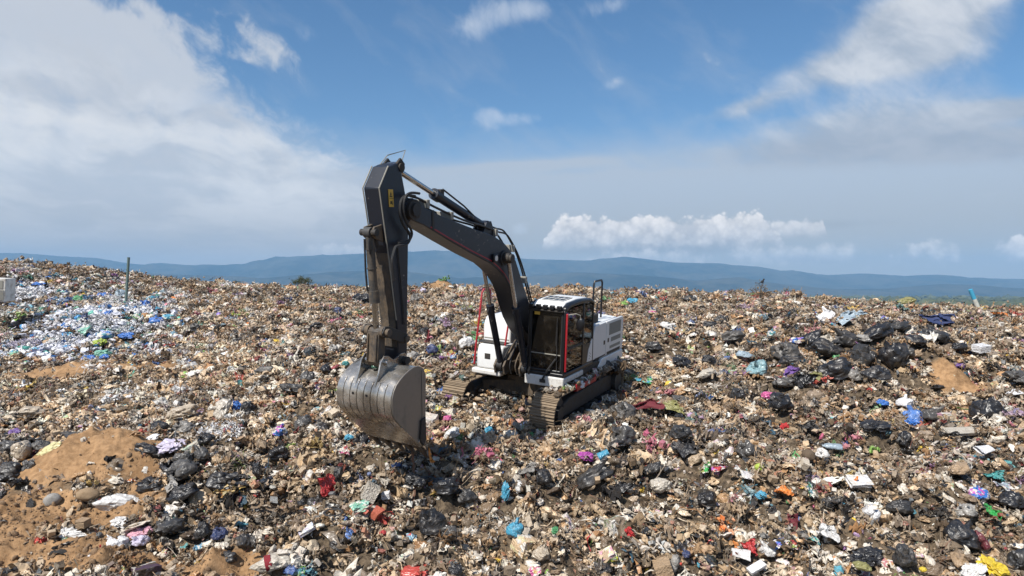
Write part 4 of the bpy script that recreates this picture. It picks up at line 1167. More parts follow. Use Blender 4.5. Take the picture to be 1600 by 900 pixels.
    st = part('step', MB().box(-.12, 1.1, 1.33, 1.55, .84, .87).box(-.12, 1.1, 1.52, 1.55, .84, .97).box(1.07, 1.1, 1.33, 1.55, .84, 1.02).box(-.12, -.09, 1.33, 1.55, .84, 1.02), 'red', bevel=.006)
    # right flank: step box and tank
    lo = part('step_box', MB().prism([(.30, 1.13), (1.36, 1.13), (1.36, 1.52), (1.28, 1.72), (.30, 1.74)], -1.10, -.38), 'white', bevel=.05, seg=3)
    part('latch', MB().box(1.35, 1.366, -.86, -.70, 1.38, 1.52), 'deck', lo)
    up = part('fuel_tank', MB().prism([(-.75, 1.13), (.86, 1.13), (.86, 2.16), (.74, 2.36), (-.75, 2.40)], -1.22, -.42), 'white', bevel=.05, seg=3)
    part('tank_seam', MB().box(.86, .866, -1.18, -.46, 1.80, 1.825), 'grille', up)
    part('tread_plate', MB().box(.30, 1.18, -1.2, -.44, 1.745, 1.756), 'deck', lo)
    part('front_skirt', MB().box(.55, 1.44, -1.20, -.36, .99, 1.125), 'white_mud', bevel=.04, seg=3)
    hr = MB().tube([(.42, -1.30, 2.38), (.42, -1.30, 2.98), (.50, -1.30, 3.04), (.76, -1.30, 3.03), (.83, -1.30, 2.95), (.92, -1.30, 2.42), (1.08, -1.30, 1.62), (1.14, -1.30, 1.14)], .026, 8)
    part('handrail', hr, 'red')
    part('handrail', MB().tube([(.78, -.42, 2.3), (.80, -.42, 2.62), (.88, -.42, 2.64), (1.12, -.42, 1.72)], .024, 8), 'red')
    hp = MB().tube([(-1.20, .95, 2.12), (-1.20, .95, 3.16), (-1.25, .95, 3.24), (-1.74, .95, 3.24), (-1.80, .95, 3.16), (-1.80, .95, 2.12)], .027, 10)
    part('handrail', hp, 'black')
    part('handrail', MB().tube([(-1.20, .95, 2.66), (-1.2, .45, 2.68), (-1.2, .40, 2.2)], .02, 8).tube([(-1.5, .95, 2.14), (-1.5, .95, 2.62), (-1.80, .95, 2.66)], .02, 8), 'black')
    # --- cab
    X0, X1, Y0, Y1, Z0, Z1 = -.34, 1.5, .40, 1.36, 1.21, 2.90
    cabm = MB()
    cabm.box(X0, X1, Y0, Y1, Z0, Z0 + .10)
    fp = .075
    for (ya, yb) in ((Y0, Y0 + fp), (Y1 - fp, Y1)):
        cabm.prism([(X1 - .085, Z0 + .10), (X1, Z0 + .10), (X1 - .015, Z1 - .10), (X1 - .10, Z1 - .10)], ya, yb)      # A pillars
        cabm.box(.30, .39, ya + .002, yb - .002, Z0 + .10, Z1 - .02)                                                    # B pillars
        cabm.prism([(X0, Z0 + .10), (X0 + .10, Z0 + .10), (X0 + .12, Z1 - .12), (X0 + .06, Z1 - .08)], ya + .001, yb - .001)
    cabm.box(X1 - .10, X1 - .004, Y0 + fp, Y1 - fp, Z1 - .17, Z1 - .04)
    cabm.box(X1 - .08, X1 - .003, Y0 + fp, Y1 - fp, Z0 + .10, Z0 + .17)
    cabm.box(X0 + .002, X0 + .05, Y0 + fp, Y1 - fp, Z0 + .1, Z0 + .85)
    cf = part('cab', cabm, 'black', bevel=.022, seg=2)
    # roof rail that rolls over the left edge, and the white roof
    rail = [(X1 - .02, Z1 - .12), (X1 - .05, Z1 - .02), (X1 - .28, Z1 + .055), (.6, Z1 + .085), (.0, Z1 + .06), (X0 + .1, Z1 - .02), (X0 + .02, Z1 - .16), (X0 + .10, Z1 - .16), (X0 + .16, Z1 - .08), (.0, Z1 - .04), (.6, Z1 - .03), (1.2, Z1 - .05), (X1 - .12, Z1 - .12)]
    part('roof_rail', MB().prism(rail, Y1 - .12, Y1 + .012), 'black', cf, bevel=.045, seg=3)
    part('roof_rail', MB().prism(rail, Y0 - .005, Y0 + .06), 'black', cf, bevel=.02)
    rf = part('roof', MB().prism([(X1 - .06, Z1 - .04), (X1 - .30, Z1 + .07), (.6, Z1 + .10), (.0, Z1 + .075), (X0 + .1, Z1 - .02), (X0 + .1, Z1 - .08), (X1 - .06, Z1 - .08)], Y0 + .06, Y1 - .12), 'white', cf, bevel=.02)
    def roofp(x_, dz): return Z1 + .10 + dz - .04 * abs(x_ - .6) / .6
    hatch = MB().plate([(1.14, .56, roofp(1.14, .004)), (1.14, 1.14, roofp(1.14, .004)), (.62, 1.14, roofp(.62, .004)), (.62, .56, roofp(.62, .004))], .012)
    hp_ = part('roof_hatch', hatch, 'glass', cf)
    hz = MB().plate([(1.13, .57, roofp(1.13, .001)), (1.13, 1.13, roofp(1.13, .001)), (.63, 1.13, roofp(.63, .001)), (.63, .57, roofp(.63, .001))], .002)
    part('hatch_liner', hz, 'black', cf)
    bars = MB()
    for k in range(5): yy = .57 + k * .14; bars.plate([(1.14, yy - .006, roofp(1.14, .018)), (1.14, yy + .006, roofp(1.14, .018)), (.62, yy + .006, roofp(.62, .018)), (.62, yy - .006, roofp(.62, .018))], .008)
    for xx in (1.13, .88, .63): bars.plate([(xx + .007, .56, roofp(xx, .02)), (xx + .007, 1.14, roofp(xx, .02)), (xx - .007, 1.14, roofp(xx, .02)), (xx - .007, .56, roofp(xx, .02))], .009)
    part('hatch_grid', bars, 'white', cf)
    for k in range(5):
        yy = .50 + k * .18
        wl = part('work_light', MB().box(X1 - .02, X1 + .07, yy - .055, yy + .055, Z1 - .085, Z1 + .015), 'black', cf, bevel=.012)
        wl['label'] = 'square work light on the cab roof edge'
    part('rain_visor', MB().box(X1 - .03, X1 + .04, Y0 + .02, Y1 - .04, Z1 - .135, Z1 - .10), 'deck', cf, bevel=.008)
    part('windscreen', MB().prism([(X1 - .035, Z0 + .16), (X1 - .028, Z0 + .16), (X1 - .043, Z1 - .14), (X1 - .05, Z1 - .14)], Y0 + fp - .01, Y1 - fp + .01), 'glass', cf)
    ws = MB()
    for (ya, yb) in ((Y0 + fp, Y0 + fp + .022), (Y1 - fp - .022, Y1 - fp)): ws.prism([(X1 - .028, Z0 + .17), (X1 - .010, Z0 + .17), (X1 - .025, Z1 - .17), (X1 - .043, Z1 - .17)], ya, yb)
    part('windscreen_seal', ws, 'hose', cf)
    part('windscreen_bar', MB().box(X1 - .045, X1 - .012, Y0 + fp + .02, Y1 - fp - .02, 1.735, 1.757), 'grille', cf)
    part('wiper', MB().tube([(X1 + .005, 1.19, 1.38), (X1 + .012, 1.18, 1.8), (X1 + .004, 1.17, 2.62)], .011, 6).tube([(X1 + .02, 1.15, 1.98), (X1 + .02, 1.17, 2.55)], .008, 5), 'hose', cf)
    part('wiper_arm', MB().tube([(X1 + .05, .84, 1.12), (X1 + .05, .95, 1.34), (X1 + .03, 1.17, 1.66)], .024, 8).box(X1, X1 + .06, .78, .92, 1.06, 1.14), 'hose', cf)
    part('sticker', MB().prism([(X1 - .024, 2.66), (X1 - .019, 2.66), (X1 - .021, 2.75), (X1 - .026, 2.75)], .56, .70), 'sticker_lime' if 'sticker_lime' in M else 'yellow', cf)
    part('door_window', MB().box(.40, X1 - .09, Y1 - .03, Y1 - .022, Z0 + .14, Z1 - .08), 'glass', cf)
    part('side_window', MB().box(X0 + .10, .29, Y1 - .03, Y1 - .022, Z0 + .60, Z1 - .10), 'glass', cf)
    part('lower_panel', MB().box(X0 + .09, .30, Y1 - .05, Y1 - .012, Z0 + .1, Z0 + .60), 'black', cf)
    part('door_bar', MB().box(.39, X1 - .09, Y1 - .022, Y1 - .004, 1.84, 1.90), 'deck', cf, bevel=.006)
    part('right_window', MB().box(.40, X1 - .09, Y0 + .02, Y0 + .028, Z0 + .14, Z1 - .12).box(X0 + .1, .29, Y0 + .02, Y0 + .028, Z0 + .14, Z1 - .12), 'glass', cf)
    part('rear_window', MB().box(X0 + .02, X0 + .028, Y0 + fp, Y1 - fp, Z0 + .85, Z1 - .12), 'glass', cf)
    part('grab_rail', MB().box(X1 - .085, X1 - .035, Y1 + .004, Y1 + .05, 1.36, 2.74), 'red', cf, bevel=.015)
    seat = MB().box(.02, .58, .62, 1.14, 1.55, 1.68).prism([(-.02, 1.62), (.12, 1.62), (.02, 2.32), (-.12, 2.32)], .66, 1.10).box(-.02, .05, .76, 1.0, 2.34, 2.54).box(.1, .5, .7, 1.05, 1.3, 1.55)
    part('seat', seat, 'hose', cf, bevel=.03)
    part('console', MB().box(.1, .7, .48, .60, 1.3, 1.86).box(.1, .7, 1.16, 1.27, 1.3, 1.86).box(1.0, 1.2, .5, .62, 1.3, 2.0), 'deck', cf, bevel=.02)
    part('lever', MB().tube([(.66, .54, 1.86), (.7, .54, 2.06)], .025, 8).tube([(.66, 1.21, 1.86), (.7, 1.21, 2.06)], .025, 8).tube([(1.15, .8, 1.3), (1.1, .8, 1.72)], .014, 6).tube([(1.15, .95, 1.3), (1.1, .95, 1.72)], .014, 6), 'hose', cf)
    V, Fc = ICO[3]
    mirror = part('mirror', MB().add(V * np.array([.05, .105, .16]) + np.array([1.30, 1.66, 2.50]), Fc), 'black', cf)
    part('mirror_arm', MB().tube([(1.42, 1.36, 2.70), (1.42, 1.60, 2.76), (1.34, 1.67, 2.72), (1.30, 1.67, 2.58)], .013, 6), 'grille', mirror)
    # --- boom
    top = [(5.80, 5.27), (5.62, 5.22), (5.46, 5.11), (4.85, 4.94), (3.68, 4.68), (3.1, 4.57), (2.78, 4.48), (2.45, 4.36), (2.18, 4.20), (1.87, 3.92), (1.56, 3.46), (1.17, 2.90), (.72, 2.32), (.40, 1.96), (.16, 1.94)]
    bot = [(.03, 1.78), (.10, 1.58), (.30, 1.54), (.85, 1.84), (1.32, 2.22), (1.60, 2.52), (1.81, 2.83), (1.95, 3.10), (2.15, 3.37), (2.39, 3.58), (2.70, 3.77), (3.0, 3.92), (3.81, 4.18), (4.6, 4.46), (5.46, 4.78), (5.78, 4.86), (5.95, 4.96), (5.97, 5.16)]
    bm_ = part('boom', MB().prism([p for p in top + bot], -.235, .235), 'navy', bevel=.018, seg=2)
    part('boom_pin', MB().cyl((5.79, -.33, 5.06), (5.79, .33, 5.06), .12, 20).cyl((5.79, -.285, 5.06), (5.79, .285, 5.06), .19, 24), 'deck', bm_, bevel=.008)
    part('boom_pin', MB().cyl((.2, -.3, 1.75), (.2, .3, 1.75), .12, 18), 'deck', bm_)
    part('boom_pin', MB().cyl((2.45, -.47, 4.02), (2.45, .47, 4.02), .10, 18).cyl((2.45, -.27, 4.02), (2.45, .27, 4.02), .17, 22), 'deck', bm_, bevel=.008)
    part('nose_plate', MB().prism([(5.20, 4.70), (5.22, 5.06), (5.16, 5.06), (5.13, 4.66)], .235, .246).prism([(5.20, 4.70), (5.22, 5.06), (5.16, 5.06), (5.13, 4.66)], -.246, -.235), 'deck', bm_)
    def along(path, off0, off1):
        P = [Vector((p[0], 0, p[1])) for p in path]; A = []; B = []
        for i, p in enumerate(P):
            t = (P[min(i + 1, len(P) - 1)] - P[max(i - 1, 0)]).normalized(); nrm = Vector((t.z, 0, -t.x))
            A.append(p + nrm * off0); B.append(p + nrm * off1)
        return [(p.x, p.z) for p in A] + [(p.x, p.z) for p in reversed(B)]
    lowedge = [(5.26, 4.72), (4.6, 4.48), (3.81, 4.21), (3.0, 3.96), (2.70, 3.81), (2.39, 3.62), (2.15, 3.40), (1.97, 3.14), (1.84, 2.88)]
    sgn = -1
    for (ya, yb) in ((.236, .240), (-.240, -.236)):
        mb = MB(); A = along(lowedge, .016, .040) ; n_ = len(lowedge)
        for i in range(n_ - 1): mb.prism([A[i], A[i + 1], A[2 * n_ - 2 - i], A[2 * n_ - 1 - i]], ya, yb)
        part('red_stripe', mb, 'red', bm_)
    wl = part('work_light', MB().box(2.80, 2.98, .236, .30, 3.95, 4.13), 'black', bm_, bevel=.015)
    part('lens', MB().cyl((2.89, .295, 4.04), (2.89, .308, 4.04), .062, 18), 'lamp', wl)
    # --- boom cylinders
    for sd in (-1, 1):
        y = .345 * sd
        f0, g0, r0 = Vector((1.44, y, 1.30)), Vector((2.02, y, 2.83)), Vector((2.45, y, 4.02))
        bc = part('boom_cylinder', MB().cyl(f0, g0, .078, 20).cyl(g0 - (g0 - f0).normalized() * .10, g0 + (g0 - f0).normalized() * .03, .098, 20), 'navy')
        part('rod', MB().cyl(g0, r0, .046, 16), 'chrome', bc)
        part('rod_eye', MB().cyl(r0 + Vector((0, -.06, 0)), r0 + Vector((0, .06, 0)), .115, 20).cyl(f0 + Vector((0, -.07, 0)), f0 + Vector((0, .07, 0)), .12, 20), 'deck', bc)
        part('cylinder_pipe', MB().tube([f0 + Vector((.13, 0, .2)), f0.lerp(g0, .5) + Vector((.12, 0, 0)), g0 + Vector((.10, 0, -.12)), g0 + Vector((.07, 0, -.05))], .016, 6), 'hose', bc)
    brk = MB()
    for y in (-.47, -.22, .22, .47): brk.prism([(.9, 1.10), (1.5, 1.10), (1.56, 1.3), (1.44, 1.44), (1.2, 1.4)], y - .025, y + .025)
    part('cylinder_bracket', brk, 'rust', bevel=.008)
    # --- stick
    st_ = [(6.18, 5.86), (6.41, 5.78), (6.64, 5.41), (6.585, 5.15), (6.50, 4.75), (6.38, 4.2), (6.27, 3.6), (6.17, 3.1), (6.12, 2.55), (6.13, 2.30), (6.05, 2.22), (5.93, 2.23), (5.86, 2.38), (5.855, 2.75), (5.855, 3.65), (5.84, 4.8), (5.66, 5.0), (5.68, 5.18), (5.93, 5.32), (6.05, 5.70)]
    sk = part('stick', MB().prism(st_, -.175, .180), 'navy', bevel=.02, seg=2)
    # the mud-brown face plate down the front and the raised edge welds
    fr = [(6.40, 4.30), (6.29, 3.6), (6.19, 3.1), (6.14, 2.6)]
    mb = MB(); A = along(fr, -.004, -.012); n_ = len(fr)
    for i in range(n_ - 1): mb.prism([A[i], A[i + 1], A[2 * n_ - 2 - i], A[2 * n_ - 1 - i]], -.165, .165)
    part('front_plate', mb, 'rust', sk)
    for y in (-.178, .178):
        part('edge_bead', MB().tube([(6.42, y, 5.79), (6.655, y, 5.41), (6.595, y, 5.15), (6.51, y, 4.75), (6.39, y, 4.2), (6.28, y, 3.6), (6.18, y, 3.1)], .013, 6), 'grille', sk)
    top_ = MB().prism([(6.16, 5.86), (6.05, 5.96), (5.93, 5.86), (5.98, 5.70), (6.20, 5.62)], .115, .165).prism([(6.16, 5.86), (6.05, 5.96), (5.93, 5.86), (5.98, 5.70), (6.20, 5.62)], -.165, -.115)
    part('stick_lug', top_, 'deck', sk, bevel=.015)
    part('stick_pin', MB().cyl((6.06, -.20, 5.79), (6.06, .20, 5.79), .075, 16), 'deck', sk)
    part('rail_wire', MB().tube([(6.10, .14, 5.70), (5.90, .14, 6.10), (6.1, -.1, 6.0), (6.28, -.14, 5.80)], .010, 5), 'grille', sk)
    dec = part('warning_sticker', MB().prism([(6.40, 5.10), (6.27, 5.10), (6.30, 5.40), (6.43, 5.40)], .186, .189), 'yellow', sk)
    pic = MB().prism([(6.395, 5.27), (6.315, 5.27), (6.36, 5.36)], .189, .191).prism([(6.40, 5.245), (6.28, 5.245), (6.281, 5.252), (6.401, 5.252)], .189, .191)
    pic.prism([(6.37, 5.15), (6.33, 5.15), (6.33, 5.20), (6.37, 5.20)], .189, .191).prism([(6.32, 5.14), (6.295, 5.14), (6.31, 5.22)], .189, .191)
    part('pictogram', pic, 'black', dec)
    part('pictogram', MB().prism([(6.37, 5.285), (6.34, 5.285), (6.357, 5.325)], .191, .1925), 'yellow', dec)
    cb = part('cylinder_lug', MB().prism([(6.50, 4.80), (6.70, 4.76), (6.76, 4.64), (6.68, 4.56), (6.46, 4.50)], -.12, -.08).prism([(6.50, 4.80), (6.70, 4.76), (6.76, 4.64), (6.68, 4.56), (6.46, 4.50)], .08, .12), 'rust', sk, bevel=.01)
    part('lug_pin', MB().cyl((6.70, -.17, 4.66), (6.70, .17, 4.66), .06, 14), 'deck', cb)
    # --- stick cylinder on top of the boom
    a0, g0, r0 = Vector((2.95, 0, 4.72)), Vector((4.84, 0, 5.27)), Vector((6.06, 0, 5.79))
    g0 = a0.lerp(r0, .60)
    sc = part('stick_cylinder', MB().cyl(a0, g0, .088, 22).cyl(g0 - (g0 - a0).normalized() * .16, g0 + (g0 - a0).normalized() * .03, .112, 22).cyl(a0 + Vector((0, -.1, 0)), a0 + Vector((0, .1, 0)), .13, 20), 'navy')
    part('rod', MB().cyl(g0, r0, .052, 16).cyl(r0 + Vector((0, -.1, 0)), r0 + Vector((0, .1, 0)), .10, 18), 'chrome', sc)
    part('cylinder_pipe', MB().tube([a0 + Vector((.3, .06, .12)), a0.lerp(g0, .5) + Vector((0, .08, .11)), g0 + Vector((-.2, .06, .10))], .018, 6), 'hose', sc)
    part('gland_clamp', MB().box(g0.x - .20, g0.x - .08, -.10, .10, g0.z - .02, g0.z + .10), 'deck', sc, bevel=.01)
    part('cylinder_lug', MB().prism([(2.62, 4.40), (3.25, 4.55), (3.06, 4.82), (2.88, 4.84)], -.15, -.11).prism([(2.62, 4.40), (3.25, 4.55), (3.06, 4.82), (2.88, 4.84)], .11, .15), 'navy', bm_, bevel=.01)
    # --- bucket cylinder and linkage
    a0, g0, r0 = Vector((6.70, 0, 4.66)), Vector((6.56, 0, 3.46)), Vector((6.51, 0, 2.93))
    bc = part('bucket_cylinder', MB().cyl(a0, g0, .074, 22).cyl(g0 + (a0 - g0).normalized() * .20, g0 - (a0 - g0).normalized() * .02, .092, 22).cyl(a0 + (g0 - a0) * .22, a0 + (g0 - a0) * .24, .086, 20).cyl(a0 + (g0 - a0) * .50, a0 + (g0 - a0) * .52, .086, 20).cyl(a0 + Vector((0, -.07, 0)), a0 + Vector((0, .07, 0)), .095, 18), 'navy_mud')
    part('rod', MB().cyl(g0, r0, .052, 16), 'chrome', bc)
    part('cylinder_pipe', MB().tube([(6.76, -.05, 4.55), (6.71, -.07, 4.0), (6.67, -.07, 3.68), (6.62, -.05, 3.58)], .018, 6).tube([(6.76, .05, 4.55), (6.77, .06, 4.42), (6.73, .05, 4.3)], .018, 6), 'hose', bc)
    rk = MB()
    for y in (-.235, .205): rk.prism([(6.51 + .11, 2.93), (6.51 + .04, 3.04), (6.44, 3.03), (5.92, 2.82), (5.89, 2.72), (5.96, 2.64), (6.47, 2.83), (6.57, 2.84)], y, y + .03)
    rk = part('rocker_arm', rk, 'deck', bevel=.008)
    part('rocker_pin', MB().cyl((6.51, -.30, 2.93), (6.51, .30, 2.93), .068, 18).cyl((6.51, -.20, 2.93), (6.51, -.12, 2.93), .10, 18).cyl((6.51, .12, 2.93), (6.51, .20, 2.93), .10, 18).cyl((5.96, -.27, 2.73), (5.96, .27, 2.73), .06, 16), 'rust', rk)
    lk = MB().prism([(6.60, 2.95), (6.43, 2.99), (6.42, 2.4), (6.47, 2.31), (6.57, 2.31), (6.63, 2.4)], -.13, .13)
    lk.prism([(6.64, 2.90), (6.60, 2.90), (6.62, 2.42), (6.66, 2.42)], .08, .11).prism([(6.64, 2.90), (6.60, 2.90), (6.62, 2.42), (6.66, 2.42)], -.11, -.08)
    part('bucket_link', lk, 'rust', bevel=.015)
    # --- bucket
    prof = [(5.98, 2.22), (6.10, 2.295), (6.22, 2.305), (6.36, 2.275), (6.50, 2.235), (6.62, 2.17), (6.73, 2.09), (6.80, 1.99), (6.838, 1.88), (6.845, 1.74), (6.82, 1.60), (6.76, 1.50), (6.57, 1.31), (6.27, 1.04), (6.03, .80)]
    def inner(p, t):
        A = along(p, 0, t); return A
    def sweep(pr, t, ya, yb):
        A = along(pr, 0.0, t); n_ = len(pr); mb = MB()
        V = [(p[0], y, p[1]) for y in (ya, yb) for p in A]; N_ = 2 * n_
        Fc = [(i, (i + 1) % N_, N_ + (i + 1) % N_, N_ + i) for i in range(N_)]
        Fc += [(i, i + 1, N_ - 2 - i, N_ - 1 - i) for i in range(n_ - 1)] + [(N_ + i, N_ + i + 1, N_ + N_ - 2 - i, N_ + N_ - 1 - i) for i in range(n_ - 1)]
        return mb.add(V, Fc)
    W_ = .625
    bk = part('bucket', sweep(prof, .03, -W_ + .03, W_ - .03), 'steel')
    side = [(5.90, 2.10), (5.98, 2.25)] + [(p[0] + .0, p[1] + .012) for p in prof[1:4]] + prof[4:] + [(5.94, .78), (5.885, .92), (5.90, 1.46)]
    for (ya, yb) in ((W_ - .03, W_), (-W_, -W_ + .03)): part('side_plate', MB().prism(side, ya, yb), 'steel_side', bk, bevel=.006)
    part('edge_plate', MB().prism([(5.90, 2.10), (5.97, 2.24), (6.03, 2.20), (6.0, 1.5), (5.98, .86), (5.885, .92), (5.90, 1.46)], W_, W_ + .012), 'steel_side', bk, bevel=.004)
    arcp = prof[6:13]
    n_strip = 8
    for k in range(n_strip):
        ya = -W_ + .012 + k * (2 * W_ - .024) / n_strip
        o = part('wear_strip', sweep(along([(p[0], p[1]) for p in arcp], 0, 0)[:len(arcp)], -.018, ya + .009, ya + (2 * W_ - .024) / n_strip - .009), 'steel', bk, bevel=.004)
        if k in (2, 4):
            yc = ya + .075
            part('hole', MB().cyl((6.80, yc, 1.86), (6.862, yc, 1.855), .026, 12), 'black', o)
    part('wear_plate', sweep(prof[12:], -.016, -W_ + .004, W_ - .004), 'steel', bk, bevel=.004)
    part('cutting_edge', MB().prism([(6.10, .90), (6.06, .95), (5.86, .72), (5.84, .66)], -W_ - .01, W_ + .01), 'steel', bk, bevel=.006)
    for k in range(5):
        yc = -W_ + .09 + k * (2 * W_ - .18) / 4
        tooth = MB().add([(5.98, yc - .065, .90), (5.98, yc + .065, .90), (6.06, yc + .065, .80), (6.06, yc - .065, .80), (5.70, yc - .028, .50), (5.70, yc + .028, .50), (5.72, yc + .028, .478), (5.72, yc - .028, .478)],
                         [(0, 1, 2, 3), (4, 7, 6, 5), (0, 4, 5, 1), (1, 5, 6, 2), (2, 6, 7, 3), (3, 7, 4, 0)])
        part('tooth', tooth, 'rust', bk, bevel=.01)
    part('side_cutter', MB().prism([(5.93, 1.34), (6.05, 1.30), (6.08, .95), (5.98, .80), (5.90, .92)], W_ + .012, W_ + .04), 'deck', bk, bevel=.006)
    part('side_cutter', MB().prism([(5.93, 1.34), (6.05, 1.30), (6.08, .95), (5.98, .80), (5.90, .92)], -W_ - .03, -W_ - .001), 'deck', bk, bevel=.006)
    for y in (-.235, .20):
        ear = [(6.84, 1.90), (6.80, 2.05), (6.72, 2.22), (6.66, 2.42), (6.56, 2.52), (6.45, 2.50), (6.30, 2.40), (6.12, 2.48), (5.98, 2.48), (5.90, 2.36), (5.94, 2.20), (6.2, 2.27), (6.5, 2.20), (6.72, 2.06)]
        part('ear', MB().prism(ear, y, y + .028), 'steel', bk, bevel=.004)
    part('bucket_pin', MB().cyl((6.52, -.29, 2.39), (6.52, .29, 2.39), .062, 18).cyl((6.52, -.19, 2.39), (6.52, .19, 2.39), .085, 18), 'chrome', bk)
    part('bucket_pin', MB().cyl((6.02, -.30, 2.35), (6.02, .32, 2.35), .075, 18), 'deck', bk)
    # --- hoses
    def hose(pts, r=.022, m='hose'):
        P = [Vector(p) for p in pts]; out = []
        for i in range(len(P) - 1):
            p0, p1, p2, p3 = P[max(i - 1, 0)], P[i], P[i + 1], P[min(i + 2, len(P) - 1)]
            for k in range(5):
                t = k / 5
                out.append(.5 * ((2 * p1) + (p2 - p0) * t + (2 * p0 - 5 * p1 + 4 * p2 - p3) * t * t + (3 * p1 - p0 - 3 * p2 + p3) * t ** 3))
        out.append(P[-1])
        return part('hose', MB().tube(out, r, 7), m)
    loop = [(5.82, 5.30), (6.08, 5.30), (6.22, 5.2), (6.24, 4.98), (6.14, 4.79), (6.0, 4.67), (5.96, 4.56), (6.05, 4.46), (6.32, 4.43), (6.39, 4.37), (6.46, 4.18), (6.44, 4.0), (6.40, 3.83)]
    hose([(p[0], .30, p[1]) for p in loop], .026)
    hose([(p[0] - .05, .36 - .01 * i, p[1] + .05) for i, p in enumerate(loop[:9])], .024)
    hose([(p[0] + .08, -.28, p[1]) for p in loop[:10]], .024)
    tp = [(5.82, 5.30), (5.55, 5.26), (5.28, 5.18), (4.73, 5.03), (4.2, 4.90), (3.81, 4.82), (3.3, 4.74), (2.9, 4.66)]
    for y, dz in ((.13, .02), (.19, .0), (-.14, .02)): hose([(p[0], y, p[1] + dz) for p in tp], .022)
    ar = [(2.9, 4.62), (2.56, 4.54), (2.2, 4.48), (1.9, 4.27), (1.58, 3.96), (1.31, 3.6), (1.0, 3.1), (.72, 2.62), (.4, 2.2), (.1, 2.0)]
    for y, dz in ((.14, .06), (.06, .14), (-.12, .06), (-.18, .12)): hose([(p[0], y, p[1] + dz) for p in ar], .020)
    for (x_, z_) in ((5.3, 5.16), (4.5, 4.94), (2.75, 4.58), (1.95, 4.2), (1.3, 3.42)):
        part('hose_clamp', MB().box(x_ - .05, x_ + .05, -.20, .22, z_ - .07, z_ + .09), 'grille', bevel=.012)
    hose([(6.18, .20, 4.40), (6.12, .20, 4.0), (6.06, .20, 3.6), (6.0, .20, 3.2), (5.98, .20, 3.0)], .012)
    for k, y in enumerate((-.30, -.24, -.12, .05, .18, .27)):
        hose([(.55, y, 1.6), (.9, y + .03, 1.75 + .12 * (k % 3)), (1.2, y, 1.62), (1.36 + .03 * (k % 2), y - .02, 1.32), (1.30, y, 1.08)], .020, 'rust' if k % 2 else 'hose')
    part('swing_motor', MB().cyl((.75, -.02, 1.13), (.75, -.02, 1.55), .17, 20).cyl((1.05, .12, 1.13), (1.05, .12, 1.38), .10, 16).box(.6, 1.2, -.27, -.15, 1.13, 1.34), 'rust', bevel=.01)
    return root
EX = build_excavator()

# ------------------------------------------------------------------ rubbish one can pick out, each piece a thing of its own
def norm(V, Fc):
    V = V - (V.max(0) + V.min(0)) / 2
    return V / np.maximum(np.abs(V).max(0), 1e-6), Fc
SHAPES = {}
def pool(kind, *shapes, smooth=True, sharp=60): SHAPES[kind] = [(np_mesh(kind + "_shape", *norm(*s_), (), smooth, sharp)) for s_ in shapes]
pool('bag', *[bag_shape(500 + i, 4, (1, .85, .8 + .1 * (i % 3))) for i in range(9)])
pool('slump', *[bag_shape(530 + i, 4, (1, .75, .45), False) for i in range(6)])
pool('sack', *[lump(560 + i, 4, (1, .6, .45), .30, .18, .5, 26) for i in range(4)])
pool('sheet', *[sheet_shape(580 + i, 26, .34, .35, .75) for i in range(5)], *[lump(690 + i, 4, (1, .75, .5), .7, .4) for i in range(4)])
pool('rag', *[sheet_shape(600 + i, 22, .5, .25, .8) for i in range(4)])
pool('pack', *[sheet_shape(620 + i, 12, .2, .3, .7) for i in range(3)], *[box_shape(630 + i, (1, .7, .35), 6, .2) for i in range(2)], sharp=45)
pool('bottle', *[lathe_shape(BOTTLE, 14, 70 + i, .10) for i in range(3)])
pool('cup', lathe_shape(CUP, 16, 3, .08))
pool('tray', lathe_shape(TRAY, 18, 4, .08))
pool('ball', lump(640, 3, (1, 1, 1), .02, .05, 2, 0))
pool('stone', lump(650, 3, (1, .8, .7), .12, .25, .6, 0), lump(651, 3, (1, .8, .6), .12, .25, .6, 0))
pool('box', *[box_shape(660 + i, (1, .7, .6), 6, .07) for i in range(2)], sharp=35)
pool('strip', *[strip_shape(670 + i, 26, .12) for i in range(4)])
pool('board', *[box_shape(680 + i, (1, .3, .06), 6, .06) for i in range(2)], sharp=35)
def shreds(seed):
    rng = np.random.default_rng(seed); VV, FF, o = [], [], 0
    for i in range(170):
        V, Fc = sheet_shape(seed + i, 4, .5, .4, .8) if i % 2 else strip_shape(seed + i, 5, .25)
        a_, r_ = rng.uniform(0, 6.28), math.sqrt(rng.random())
        R_ = np.array(Euler(rng.uniform(-1.2, 1.2, 2).tolist() + [rng.uniform(0, 6.28)]).to_matrix())
        V = (V * rng.uniform(.06, .13)) @ R_.T + np.array([r_ * math.cos(a_), r_ * math.sin(a_), rng.uniform(0, .35) * (1 - r_ * r_)])
        VV.append(V); FF.append(Fc + o); o += len(V)
    return np.concatenate(VV), np.concatenate(FF)
pool('shreds', shreds(900), shreds(2100))
def branch(seed):
    rng = np.random.default_rng(seed); mb = MB()
    n = 11; t = np.linspace(-1, 1, n)
    P = [(a, .16 * math.sin(1.7 * a + seed), .1 * math.sin(2.3 * a)) for a in t]
    mb.tube(P, [.075 - .05 * (a + 1) / 2 for a in t], 8)
    for k in range(3):
        i = 4 + k * 2; p = Vector(P[i]); d = Vector((.35, rng.uniform(-.4, .4), rng.uniform(.05, .3)))
        mb.tube([p, p + d * .5, p + d * .9 + Vector((0, 0, .05))], [.04, .025, .012], 5)
    return mb
SHAPES['branch'] = [branch(3).mesh("branch_shape", M['wood'])]
def ringshape():
    mb = MB(); n = 30
    mb.tube([(math.cos(2 * math.pi * i / n) * .86, math.sin(2 * math.pi * i / n) * .86, .05 * math.sin(i)) for i in range(n + 1)], .12, 8)
    return mb.mesh("hose_ring_shape", M['hose'])
SHAPES['ring'] = [ringshape()]
